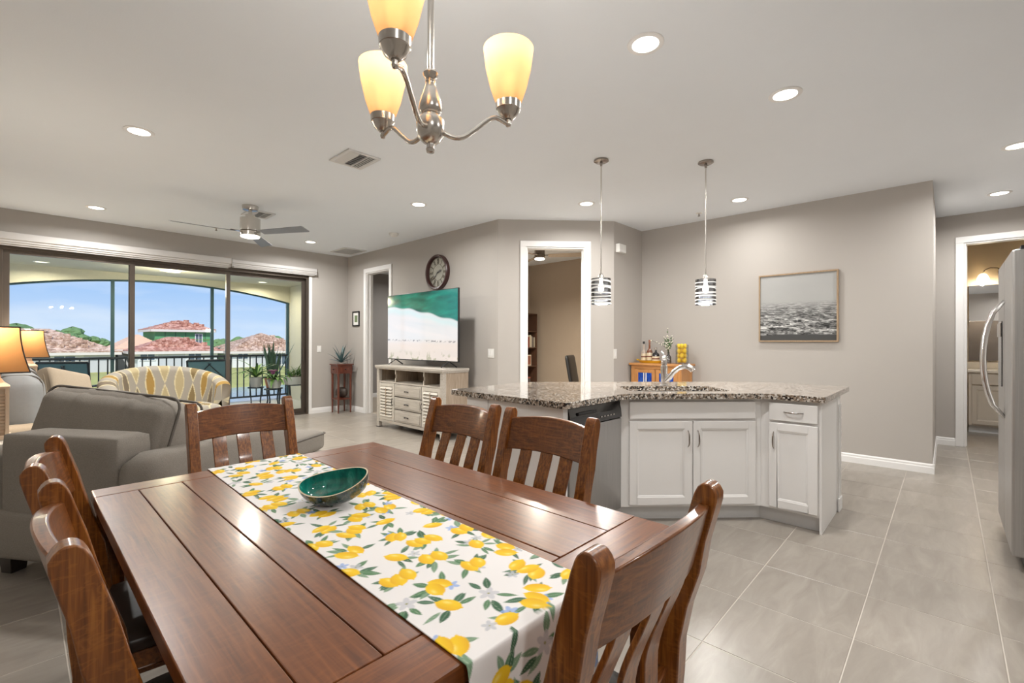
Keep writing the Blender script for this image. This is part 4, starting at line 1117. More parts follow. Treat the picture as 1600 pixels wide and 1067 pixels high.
# ------------------------------------------------------------------ plant stand in the far corner
def plant_stand():
    x, y, zt = 3.965, 7.90, .865; t = thing('plant_stand', 'narrow red-brown wooden plant stand in the far corner', 'plant stand', (x, y, 0))
    h = .135
    obj('top', G().b2((-h-.018, -h-.018, zt-.02), (h+.018, h+.018, zt)), 'red_wood', t, bevel=.004)
    obj('box', G().b2((-h, -h, zt-.17), (h, h, zt-.02)), 'red_wood', t, bevel=.003)
    for ax in (0, 1):
        g = G().b2((-.085, -h-.006, zt-.145), (.085, -h, zt-.045)) if ax else G().b2((-h-.006, -.085, zt-.145), (-h, .085, zt-.045))
        d = obj('drawer_front', g, 'red_wood', t, bevel=.003)
        obj('knob', G().lathe([(0, 0), (.008, .002), (.006, .012), (.012, .02), (0, .026)], (0, -h-.006, zt-.095) if ax else (-h-.006, 0, zt-.095), 12, Matrix.Rotation(R(90), 3, 'X') if ax else Matrix.Rotation(R(-90), 3, 'Y')), 'black', d, smooth=True)
    for sx in (-1, 1):
        for sy in (-1, 1):
            obj('leg', G().lathe([(0, 0), (.012, 0), (.017, .20), (.02, .24), (.02, zt-.19), (.024, zt-.17), (0, zt-.17)], (sx*(h-.022), sy*(h-.022), 0), 12), 'red_wood', t, smooth='auto')
    obj('shelf', G().b2((-h+.01, -h+.01, .235), (h-.01, h-.01, .255)), 'red_wood', t, bevel=.003)
    s = thing('shell_ornament', 'dark brown carved shell ornament on the lower shelf of the plant stand', 'ornament', (x, y, .256), R(30))
    g = G(); secs = []
    for k in range(13):
        a = PI*k/12; rr = .105*math.sin(a)**.6; secs.append([(rr*math.cos(2*PI*i/20)*.55, -.11*math.cos(a), .10+rr*math.sin(2*PI*i/20)*(1+.08*math.cos(i*3))*.86) for i in range(20)])
    obj('shell', G().loft(secs), 'shell', s, smooth=True)
    obj('fin', G().prism([(-.11, -.004), (-.14, -.05), (-.115, .04)], .06, .15), 'shell', s)
    obj('foot', G().lathe([(0, 0), (.05, 0), (.03, .012), (.014, .03), (0, .03)], n=16), 'red_wood', s, smooth='auto')
    p = thing('potted_agave', 'spiky blue-green agave in a shallow white dish on the plant stand', 'plant', (x-.005, y, zt), 0)
    obj('dish', G().lathe([(0, 0), (.055, 0), (.075, .025), (.07, .025), (.052, .006), (0, .006)], n=24), 'pot_white', p, smooth='auto')
    obj('soil', G().lathe([(0, .018), (.066, .018), (.05, .007), (0, .007)], n=20), 'soil', p)
    rr = random.Random(5)
    for k in range(15):
        a = k*2.4; el = R(80-k*4.2); L = rr.uniform(.26, .36)*(1.1-.02*k)
        leaf_strip(p, 'leaf', (0, 0, .018), a, el, L, .020, .10, 'leaf_agave')
    leaf_strip(p, 'leaf', (0, 0, .018), -.9, R(82), .27, .022, .03, 'petal_white')
def leaf_strip(parent, nm, base, az, el, L, w, droop, mat, n=6, fold=.35):
    d = Vector((math.cos(az), math.sin(az), 0)); s = Vector((-d.y, d.x, 0)); up = Vector((0, 0, 1)); P = Vector(base); v = []; e = el; f = []
    for k in range(n+1):
        u = k/n; ww = w*(math.sin(PI*(.18+.82*u)**.8)**.8 if u < 1 else .02)
        nrm = d*-math.sin(e)+up*math.cos(e)
        v += [P-s*ww+nrm*ww*fold, P, P+s*ww+nrm*ww*fold]
        P = P+(d*math.cos(e)+up*math.sin(e))*(L/n); e -= droop*2.2/n*(1+u)
    for k in range(n):
        for j in (0, 1): f.append((k*3+j, k*3+j+1, (k+1)*3+j+1, (k+1)*3+j))
    return obj(nm, G().add(v, f), mat, parent, smooth=True)
plant_stand()

# ------------------------------------------------------------------ sideboard and what stands on it
def sideboard():
    x0, x1, y0, y1, zt = 5.66, 6.005, 2.42, 3.10, .985
    t = thing('sideboard', 'honey oak sideboard with blue glass doors against the right wall', 'sideboard', ((x0+x1)/2, (y0+y1)/2, 0))
    hx, hy = (x1-x0)/2, (y1-y0)/2
    obj('top', G().b2((-hx-.03, -hy-.045, zt-.03), (hx, hy+.025, zt)), 'oak_x', t, bevel=.006)
    obj('carcass', G().b2((-hx+.012, -hy, .10), (hx, -hy+.02, zt-.03)).b2((-hx+.012, hy-.02, .10), (hx, hy, zt-.03)).b2((hx-.012, -hy+.02, .10), (hx, hy-.02, zt-.03)).b2((-hx+.012, -hy+.02, .10), (hx-.012, hy-.02, .12)), 'oak', t)
    for s in (-1, 1):
        for q in (-1, 1): obj('corner_post', G().b2((q*(hx-.045), s*hy-s*.05, 0), (q*hx, s*hy+s*.006, zt-.03)), 'oak', t, bevel=.004)
    obj('top_rail', G().b2((-hx, -hy+.05, zt-.075), (-hx+.02, hy-.05, zt-.03)), 'oak_x', t, bevel=.002)
    for s in (-1, 1):
        a, b = (.004, hy-.05) if s > 0 else (-hy+.05, -.004)
        zA, zB, fr = .13, zt-.08, .045
        d = obj('door', G().b2((-hx, a, zA), (-hx+.018, a+fr, zB)).b2((-hx, b-fr, zA), (-hx+.018, b, zB)).b2((-hx, a+fr, zA), (-hx+.018, b-fr, zA+fr)).b2((-hx, a+fr, zB-fr), (-hx+.018, b-fr, zB)), 'oak', t, bevel=.003)
        m = (a+b)/2
        obj('glass_panel', G().b2((-hx+.006, a+fr-.004, zA+fr-.004), (-hx+.010, b-fr+.004, zB-fr+.004)), 'blue_glass', d)
        for q in (-1, 1): obj('muntin', G().b2((-hx+.001, m+q*.016-.006, zA+fr), (-hx+.006, m+q*.016+.006, zB-fr)), 'mat_white', d)
        obj('knob', G().lathe([(0, 0), (.006, .002), (.005, .012), (.011, .018), (0, .024)], (-hx, (a+.02) if s > 0 else (b-.02), .55), 12, Matrix.Rotation(R(-90), 3, 'Y')), 'nickel', d, smooth=True)
    Z = zt
    # yellow tray with three bottles
    tx, ty = 5.80, 2.90
    tr = thing('tray', 'yellow oval tray with bottles on the sideboard', 'tray', (tx, ty, Z), R(90))
    secs = [[(rx*math.cos(2*PI*i/36), ry*math.sin(2*PI*i/36), z) for i in range(36)] for rx, ry, z in ((.01, .005, .004), (.137, .078, .004), (.165, .105, .032), (.172, .11, .034), (.14, .08, 0), (.01, .005, 0))]
    obj('dish', G().loft(secs), 'tray_yellow', tr, smooth='auto')
    obj('grip', G().tube([(.165, -.03, .032), (.188, -.02, .042), (.188, .02, .042), (.165, .03, .032)], .006, 8).tube([(-.165, -.03, .032), (-.188, -.02, .042), (-.188, .02, .042), (-.165, .03, .032)], .006, 8), 'tray_yellow', tr, smooth=True)
    def bottle(lab, x, y, r, hs, hn, mat, cap, rn=.013, lab_z=(.03, .11), print_=True):
        b = thing('bottle', lab, 'bottle', (x, y, Z+.0055), group='bottles on the yellow tray')
        obj('glass_body', G().lathe([(0, 0), (r*.95, 0), (r, .006), (r, hs*.80), (r*.9, hs*.92), (rn*1.3, hs*1.06), (rn, hs*1.12), (rn, hn), (0, hn)], n=24), mat, b, smooth='auto')
        l = obj('paper_label', G().lathe([(r+.0008, lab_z[0]), (r+.0012, lab_z[0]), (r+.0012, lab_z[1]), (r+.0008, lab_z[1])], n=24), 'label_cream', b, smooth='auto')
        m = (lab_z[0]+lab_z[1])/2
        if print_: obj('label_band', G().lathe([(r+.0013, m-.008), (r+.0017, m-.008), (r+.0017, m+.010), (r+.0013, m+.010)], n=24), 'label_print', l)
        obj('cap', G().lathe([(0, hn-.028), (rn*1.15, hn-.028), (rn*1.15, hn+.006), (0, hn+.008)], n=16), cap, b, smooth='auto')
    bottle('clear bottle with black cap, leftmost on the yellow tray', tx-.010, ty+.088, .034, .155, .275, 'bottle_clear', 'cap_black', lab_z=(.03, .12))
    bottle('tall amber whiskey bottle with cream label on the yellow tray', tx+.0, ty+.010, .040, .17, .295, 'liquor', 'terracotta', lab_z=(.03, .13))
    bottle('squat dark bottle with white label, right on the yellow tray', tx-.005, ty-.082, .046, .13, .195, 'black_gloss', 'nickel', lab_z=(.02, .085))
    # bud vase
    v = thing('flower_vase', 'small clear glass bottle vase with white blossom stems on the sideboard', 'vase', (5.80, 2.645, Z))
    obj('glass_bottle', G().lathe([(0, .003), (.032, .003), (.035, .01), (.035, .085), (.026, .10), (.013, .115), (.013, .15), (.017, .153), (.011, .153), (.011, .115), (.023, .098), (.032, .083), (.032, .01), (0, .008)], n=24), 'smoke_glass', v, smooth='auto')
    rr = random.Random(9)
    for k in range(15):
        a = rr.uniform(0, 6.28); L = rr.uniform(.15, .30); lean = rr.uniform(.1, .6); d = Vector((math.cos(a), math.sin(a), 0))
        if k == 0: d = Vector((-.3, .95, 0)); lean = 1.0; L = .24
        if k == 1: lean = .05; L = .34
        pts = [(0, 0, .02)]+[tuple(d*lean*L*u*u*.9+Vector((0, 0, .12+L*u*(1-.25*lean*u)))) for u in (0, .3, .6, 1)]
        st = obj('stem', G().tube(pts, .0018, 5), 'stem', v)
        for j in range(5):
            u = .45+.55*j/4; c = d*lean*L*u*u*.9+Vector((rr.uniform(-.012, .012), rr.uniform(-.012, .012), .12+L*u*(1-.25*lean*u)))
            if k % 3 == 2 and j < 4 or k % 3 == 1 and j % 2: obj('leaf', G().soft(c, (.026, .010, .018), .005, n=3), 'leaf', st)
            else: obj('blossom', G().soft(c, (.015, .015, .013), .006, n=3), 'petal_white', st, smooth=True)
    # jar of lemons
    jx, jy = 5.82, 2.475
    j = thing('glass_jar', 'tall clear glass cylinder holding lemons on the sideboard', 'jar', (jx, jy, Z))
    obj('cylinder', G().lathe([(0, 0), (.078, 0), (.08, .004), (.08, .245), (.0765, .245), (.0765, .008), (0, .008)], n=36), 'clear_glass', j, smooth='auto')
    k = 0
    names = ('at the bottom', 'in the lower middle', 'in the upper middle', 'at the top')
    for lay in range(4):
        ps = []
        for q in range(3):
            a = q*2.094+lay*1.05+.4; ps.append((jx+.0405*math.cos(a), jy+.0405*math.sin(a), Z+.0455+lay*.060))
        ps.sort(key=lambda p: p[0]*.684-p[1]*.729)
        for p, wd in zip(ps, ('left', 'middle', 'right')):
            lemon_obj(p, rr.uniform(0, 3), rr.uniform(-.5, .5), '%s yellow lemon %s of the glass jar' % (wd, names[lay]))
def lemon_obj(p, az, el, label):
    if not hasattr(lemon_obj, 'me'):
        pr = []
        for k in range(13):
            a = PI*k/12; pr.append((.0285*math.sin(a)**.85, -.032*math.cos(a)))
        pr[0] = (0, -.036); pr[-1] = (0, .038); pr.insert(1, (.005, -.0335)); pr.insert(-1, (.005, .0345))
        lemon_obj.me = G().lathe(pr, n=16).mesh('lemon'); lemon_obj.me.materials.append(MATS['lemon']); lemon_obj.me.shade_smooth()
    o = bpy.data.objects.new('lemon', lemon_obj.me); COL.objects.link(o); o.location = p; o.rotation_euler = (R(20)+el*.3, 0, az)
    return tag(o, label, 'lemon', 'lemons in the glass jar')
sideboard()

# ------------------------------------------------------------------ refrigerator
def fridge():
    x0, x1, yf, yb = 3.745, 4.655, -.315, -1.02
    t = thing('refrigerator', 'stainless side-by-side refrigerator with bowed handles at the right picture edge', 'refrigerator', ((x0+x1)/2, 0, 0))
    h = (x1-x0)/2
    obj('cabinet', G().b2((-h+.005, yb, .05), (h-.005, yf-.005, 1.765)), 'nickel_dark', t, bevel=.004)
    obj('kick_grille', G().b2((-h+.02, yf-.03, .0), (h-.02, yf, .075)), 'black', t)
    sp = 4.195-(x0+x1)/2
    for nm, a, b, hx in (('refrigerator_door', -h, sp-.004, sp-.04), ('freezer_door', sp+.004, h, sp+.04)):
        d = obj(nm, G().b2((a, yf, .085), (b, yf+.055, 1.775)), 'stainless', t, bevel=.012)
        pts = [(hx, yf+.055+.018+.075*(1-(k/10*2-1)**2)**.8, .80+.72*k/10) for k in range(11)]; pts[0] = (hx, yf+.055, .80); pts[-1] = (hx, yf+.055, 1.52)
        obj('handle', G().tube(pts, [.010]+[.014]*9+[.010], 10), 'chrome', d, smooth=True)
        if nm == 'freezer_door':
            obj('dispenser', G().b2((a+.12, yf+.0555, .98), (b-.08, yf+.060, 1.40)), 'black_gloss', d, bevel=.003)
            obj('dispenser_panel', G().b2((a+.13, yf+.060, 1.30), (b-.09, yf+.066, 1.39)), 'nickel', d, bevel=.002)
    obj('hinge_cover', G().b2((-h+.01, yf-.06, 1.765), (-h+.10, yf+.02, 1.795)).b2((h-.10, yf-.06, 1.765), (h-.01, yf+.02, 1.795)), 'black', t, bevel=.003)
fridge()

# ------------------------------------------------------------------ bathroom beyond the hall
def bathroom():
    t = thing('vanity_cabinet', 'cream bathroom vanity with panel doors seen through the hall doorway', 'vanity', (9.22, -.225, 0), R(-90))
    w, dep = 1.2, .555
    obj('body', G().b2((0, .002, .10), (w, dep, .845)), 'vanity_cream', t)
    obj('toe_kick', G().b2((.0, .06, 0), (w, .075, .10)), 'toe_white', t)
    for k in range(2):
        a = .03+k*.585
        panel_front(t, 'door', a, a+.555, .125, .66, 'vanity_cream'); obj('drawer_front', G().b2((a, -.019, .68), (a+.555, 0, .825)), 'vanity_cream', t, bevel=.004)
    obj('marble_top', G().b2((-.015, -.03, .846), (w+.01, dep, .885)).b2((-.015, dep-.02, .886), (w+.01, dep, .975)), 'marble', t, bevel=.006)
    obj('basin', G().lathe([(.0, .889), (.12, .8885), (.19, .888), (.20, .8895), (.19, .8905), (.11, .890), (0, .8895)], (.55, .27, 0), 28), 'pot_white', t, smooth=True)
    m = thing('bathroom_mirror', 'frameless rectangular mirror above the bathroom vanity', 'mirror', (9.797, -.24, 1.0), R(-90))
    obj('glass', G().b2((0, -.012, .0), (1.15, -.002, 1.12)), 'mirror', m); obj('edge_clip', G().b2((.2, -.016, -.006), (.23, -.002, .006)).b2((.9, -.016, -.006), (.93, -.002, .006)), 'chrome', m)
    l = thing('vanity_light', 'two-shade nickel vanity light above the bathroom mirror', 'wall lamp', (9.795, -.60, 2.30))
    obj('back_plate', G().lathe([(0, 0), (.06, 0), (.055, .025), (0, .03)], (0, 0, 0), 24, Matrix.Rotation(R(-90), 3, 'Y')), 'nickel_dark', l, smooth='auto')
    for y in (.215, -.215):
        obj('arm', G().tube([(-.02, 0, 0), (-.06, y*.3, .055), (-.10, y*.65, .06), (-.12, y*.92, .03), (-.12, y, -.02)], .008, 8), 'nickel_dark', l, smooth=True)
        obj('glass_shade', G().lathe([(.022, -.02), (.045, -.04), (.066, -.09), (.072, -.13), (.069, -.13), (.063, -.09), (.042, -.042), (.02, -.023)], (-.12, y, 0), 28), 'frost_white', l, smooth=True)
        obj('bulb', G().lathe([(0, -.03), (.012, -.035), (.026, -.085), (0, -.115)], (-.12, y, 0), 14), 'bulb', l, smooth=True)
        lamp('POINT', (-.12, y, -.15), 4, (1, .85, .62), .03, l, 'bulb_lamp')
bathroom()

# ------------------------------------------------------------------ study beyond the angled wall
def study():
    ceiling_fan('ceiling_fan', 'dark bronze ceiling fan with light seen through the study doorway', 5.13, 4.27, 2.50, .66, [R(43.2-100), R(43.2+20), R(43.2+140)], ('nickel_dark', 'grey_wood'), .075, 60, 'can_glow')
    t = thing('bookcase', 'dark brown wooden bookcase against the study wall', 'bookcase', (6.62, 6.07, 0))
    w, d, h = .42, .15, 1.82
    obj('side', G().b2((-w, -d, 0), (-w+.02, d, h)), 'dark_shelf', t); obj('side', G().b2((w-.02, -d, 0), (w, d, h)), 'dark_shelf', t)
    obj('back', G().b2((-w+.02, d-.01, 0), (w-.02, d, h)), 'dark_shelf', t)
    zs = (.06, .42, .78, 1.14, 1.46, h-.02)
    for z in zs: obj('shelf', G().b2((-w+.02, -d, z), (w-.02, d-.01, z+.02)), 'dark_shelf', t)
    rr = random.Random(4)
    words = ('rightmost', 'second from the right', 'third from the right', 'fourth from the right', 'fifth from the right', 'sixth from the right')
    x = w-.024
    for k, (cl, mat) in enumerate((('cream', 'book_cream'), ('dark', 'book_dark'), ('tan', 'book_cloth'), ('cream', 'book_cream'), ('red', 'book_red'), ('dark', 'book_dark'))):
        bw = rr.uniform(.030, .048); bh = rr.uniform(.19, .25)
        b = thing('book', '%s upright book, %s on the upper bookcase shelf' % (cl, words[k]), 'book', (6.62+x-bw/2, 6.05, zs[3]+.021), 0, 'books in the study bookcase')
        obj('cover', G().b2((-bw/2, -.085, 0), (-bw/2+.003, .085, bh)).b2((bw/2-.003, -.085, 0), (bw/2, .085, bh)).b2((-bw/2, -.088, 0), (bw/2, -.085, bh)), mat, b)
        obj('pages', G().b2((-bw/2+.003, -.084, .003), (bw/2-.003, .082, bh-.003)), 'mat_white', b)
        x -= bw+.002
    f = thing('photo_frame', 'cream framed photo on the middle shelf of the study bookcase', 'picture', (6.62+.22, 5.98, zs[2]+.021), R(90))
    # stands leaning on the shelf
    f2 = G().b2((-.012, -.08, 0), (0, .08, .21)); obj('frame', f2, 'book_cream', f, bevel=.003); obj('photo', G().b2((-.014, -.06, .02), (-.012, .06, .19)), 'terracotta', f)
    bx = thing('box', 'dark keepsake box on the lower shelf of the study bookcase', 'box', (6.62+.2, 6.05, zs[1]+.021))
    obj('body', G().b2((-.09, -.07, 0), (.09, .07, .11)), 'book_dark', bx, bevel=.003); obj('lid', G().b2((-.093, -.073, .111), (.093, .073, .135)), 'book_red', bx, bevel=.003)
    c = thing('office_chair', 'black office chair in the study, partly hidden by the door casing', 'chair', (6.35, 4.28, 0), R(200))
    obj('backrest', G().soft((0, -.25, .80), (.46, .06, .50), .03, (0, .01, 0), M=Matrix.Rotation(R(10), 3, 'X')), 'black', c, smooth=True)
    obj('seat', G().soft((0, 0, .47), (.48, .47, .08), .035, (0, 0, .01)), 'leather', c, smooth=True)
    obj('back_bracket', G().tube([(0, -.05, .42), (0, -.26, .44), (0, -.27, .65)], .018, 8), 'nickel_dark', c)
    obj('gas_column', G().cyl((0, 0, 0), .028, .09, .43, 14), 'black', c)
    for k in range(5):
        a = k*2*PI/5; l = obj('base_arm', G().tube([(0, 0, .10), (.27*math.cos(a), .27*math.sin(a), .065)], [.022, .014], 8), 'nickel_dark', c)
        obj('caster', G().lathe([(0, -.012), (.025, -.012), (.025, .012), (0, .012)], (.28*math.cos(a), .28*math.sin(a), .0255), 14, Matrix.Rotation(R(90), 3, 'X')), 'black', l)
study()
can_light(6.0, 8.0, 'recessed ceiling light added to brighten the bedroom, out of view', 26)  # unseen can, added so the room behind the doorway is not dark

# ------------------------------------------------------------------ living room seating
def loop_tube(pts, r, n=6):
    return G().tube(list(pts)+[pts[0], pts[1]], r, n, cap=False)
def rrect(cx, cz, w, h, r, y, seg=5):
    P = soft_poly([(cx-w/2, cz-h/2), (cx+w/2, cz-h/2), (cx+w/2, cz+h/2), (cx-w/2, cz+h/2)], [r]*4, seg)
    return [(x, y, z) for x, z in P]
def chaise():
    # local x: along the back (to the right as seen from behind), local y: the way it faces
    ang = math.atan2(.54, .84)
    t = thing('grey_chaise', 'grey fabric chaise with a loose back cushion, its back toward the dining table', 'chaise', (.335, 3.03, 0), ang-PI/2)
    W = .74; L = 1.60
    obj('base', G().soft((-.36, L/2-.02, .24), (1.06, L, .26), .03), 'fabric_grey', t, smooth=True)
    obj('back', G().soft((-W/2+.0, .10, .44), (W, .20, .66), .028, (0, .006, .004)), 'fabric_grey', t, smooth=True)
    for nm, xc, w in (('arm', .085, .20), ('arm', -W-.09, .20)):
        yl = 1.10 if xc > 0 else 1.0
        secs = []
        for k in range(13):
            u = k/12; y = .01+u*yl; zt = .69-.03*u
            edge = min(1, (u*yl)/.05, ((1-u)*yl)/.09+.02); hw = w/2*(.80+.20*math.sqrt(max(0, edge)))
            ring = []
            for i in range(20):
                a = 2*PI*i/20; ca, sa = math.cos(a), math.sin(a)
                zz = .40+(math.copysign(abs(sa)**.45, sa))*((zt-.40)*(.86+.14*math.sqrt(max(0, edge))) if sa > 0 else .29)
                ring.append((xc+math.copysign(abs(ca)**.5, ca)*hw, y, zz))
            secs.append(ring)
        obj(nm, G().loft(secs), 'fabric_grey', t, smooth=True)
    s = obj('seat_cushion', G().soft((-.30, .92, .455), (.94, 1.30, .17), .05, (.0, .01, .025), n=12), 'fabric_grey', t, smooth=True)
    ch = [(x, y, .508) for x, y in soft_poly([(-.770, .272), (.170, .272), (.170, 1.575), (-.770, 1.575)], [.05]*4)]
    obj('piping', loop_tube(ch, .006), 'piping_grey', s, smooth=True)
    # big loose back cushion with boxed edge and pleats
    Mr = Matrix.Rotation(R(4), 3, 'Y') @ Matrix.Rotation(R(-16), 3, 'X')
    cc = Vector((-.42, .335, .715)); w, d, h = .92, .27, .46
    g = G().soft((0, 0, 0), (w, d, h), .085, (.02, .035, .02), n=44)
    rr = random.Random(2)
    for i, p in enumerate(g.v):
        k = max(0, p[2]/h*2)*1.0; e = math.exp(-((p[2]-h*.40)/.07)**2)
        rip = (math.sin(p[0]*62+2*math.sin(p[0]*9))*.5+math.sin(p[0]*37+1.3)*.5)*.012*e*(1 if abs(p[1]) > .03 else .4)
        sag = -.045*max(0, p[0]/w*2-.15)**2*max(0, p[2]/h*2+.3)
        g.v[i] = (p[0], p[1]+math.copysign(rip, p[1]), p[2]+rip*.5+sag)
    c = obj('back_cushion', g, 'fabric_grey', t, smooth=True); c.location = cc; c.rotation_euler = Mr.to_euler()
    for sy in (-1, 1): obj('piping', loop_tube(rrect(0, 0, w+.012, h+.012, .085, sy*(d/2-.055)), .0075), 'piping_grey', c, smooth=True)
    for x, y in ((-.78, .09), (.12, .09), (-.75, 1.48), (.10, 1.48)): obj('leg', G().loft([[(x-k, y-k, z), (x+k, y-k, z), (x+k, y+k, z), (x-k, y+k, z)] for z, k in ((0, .035), (.115, .045))]), 'dark_leg', t, bevel=.003)
chaise()
def sofa():
    t = thing('sofa', 'long grey-tan sofa along the left side between the two lamp tables', 'sofa', (.10, 6.05, 0))
    L = 1.15
    obj('base', G().soft((.06, 0, .25), (.92, 2*L, .26), .03), 'fabric_grey', t, smooth=True)
    obj('back', G().soft((-.32, 0, .52), (.20, 2*L-.02, .60), .06), 'fabric_grey', t, smooth=True)
    for s in (-1, 1):
        obj('arm', G().soft((.07, s*(L-.10), .40), (.88, .20, .48), .08), 'fabric_tan' if s < 0 else 'fabric_grey', t, smooth=True)
        obj('seat_cushion', G().soft((.12, s*(L-.20)/2, .45), (.74, L-.21, .17), .05, (0, 0, .02)), 'fabric_grey', t, smooth=True)
        b = obj('back_cushion', G().soft((-.10, s*(L-.20)/2, .76), (.27, L-.22, .46), .10, (.03, .02, .02), n=12, ), 'fabric_bluelit', t, smooth=True)
        for q in (-1, 1): obj('piping', loop_tube(rrect(-.10, .76, .272, .462, .10, s*(L-.20)/2+q*((L-.22)/2-.095)), .006), 'piping_grey', b, smooth=True)
    for x in (-.32, .44):
        for y in (-1.05, 1.05): obj('leg', G().b2((x-.035, y-.035, 0), (x+.035, y+.035, .125)), 'dark_leg', t, bevel=.003)
    p = thing('throw_pillow', 'tan throw pillow leaning in the corner of the sofa', 'pillow', (.33, 6.15, .775), R(42))
    g = G().soft((0, 0, 0), (.46, .12, .42), .04, (-.03, .03, -.03), n=10); c = obj('cover', g, 'fabric_tan', p, smooth=True); c.rotation_euler = (R(-24), R(14), 0)
    obj('piping', loop_tube(rrect(0, 0, .42, .38, .03, 0), .006), 'fabric_tan', c, smooth=True)
sofa()
def lamp_table(x, y, zt, label, llabel, zs):
    t = thing('end_table', label, 'side table', (x, y, 0), group='lamp tables beside the sofa')
    obj('top', G().b2((-.24, -.24, zt-.03), (.24, .24, zt)), 'light_wood', t, bevel=.004)
    obj('apron', G().b2((-.21, -.21, zt-.13), (.21, .21, zt-.03)), 'paint_beige', t, bevel=.003)
    for sx in (-1, 1):
        for sy in (-1, 1): obj('leg', G().b2((sx*.19-.022, sy*.19-.022, 0), (sx*.19+.022, sy*.19+.022, zt-.13)), 'paint_beige', t, bevel=.003)
    obj('shelf', G().b2((-.20, -.20, .15), (.20, .20, .17)), 'light_wood', t)
    l = thing('table_lamp', llabel, 'lamp', (x, y, zt), group='louvred table lamps')
    hb = zs-zt-.05
    obj('foot', G().b2((-.075, -.075, 0), (.075, .075, .03)), 'lamp_cream', l, bevel=.004)
    b = obj('louvred_body', G().b2((-.048, -.048, .03), (.048, .048, hb-.06)), 'lamp_cream', l)
    n = int((hb-.13)/.022)
    for k in range(n):
        z = .05+k*.022
        obj('slat', G().loft([[(-q, -q, zz), (q, -q, zz), (q, q, zz), (-q, q, zz)] for q, zz in ((.060, z), (.050, z+.013))]), 'lamp_cream', b)
    for sx in (-1, 1):
        for sy in (-1, 1): obj('corner_post', G().b2((sx*.058-.008, sy*.058-.008, .03), (sx*.058+.008, sy*.058+.008, hb-.06)), 'lamp_cream', b)
    obj('cap', G().loft([[(-q, -q, z), (q, -q, z), (q, q, z), (-q, q, z)] for q, z in ((.07, hb-.06), (.07, hb-.045), (.045, hb-.02), (.028, hb+.01), (.022, hb+.05))]), 'lamp_cream', l)
    obj('harp', G().cyl((0, 0, 0), .006, hb+.045, hb+.34, 8), 'nickel_dark', l)
    z0 = zs-zt; H = .30; secs = []
    for k in range(9):
        u = k/8; q = .163-.048*(1-(1-u)**1.9); secs.append([(x_, y_, z0+H*u) for x_, y_ in ((-q, -q), (q, -q), (q, q), (-q, q))])
    obj('shade', G().loft(secs, cap=False), 'lamp_fabric', l, smooth=False)
    for k in (0, 8):
        q = secs[k][1][0]; z = secs[k][0][2]
        obj('shade_trim', G().tube([(-q, -q, z), (q, -q, z), (q, q, z), (-q, q, z), (-q, -q, z)], .005, 6), 'dark_leg', l)
    for j in range(4): obj('shade_rib', G().tube([s_[j] for s_ in secs], .004, 6), 'dark_leg', l)
    obj('bulb', G().lathe([(0, z0+.08), (.012, z0+.08), (.028, z0+.15), (.02, z0+.18), (0, z0+.185)], n=14), 'bulb', l, smooth=True)
    lamp('POINT', (0, 0, z0+.31), 12, (1, .86, .68), .04, l, 'bulb_lamp')
lamp_table(-.105, 4.63, .60, 'beige side table under the near table lamp at the left edge', 'near table lamp with orange bell shade and louvred cream base', 1.05)
lamp_table(.085, 7.54, .60, 'beige side table under the far table lamp by the glass door', 'far table lamp with orange bell shade, in front of the glass door', 1.075)

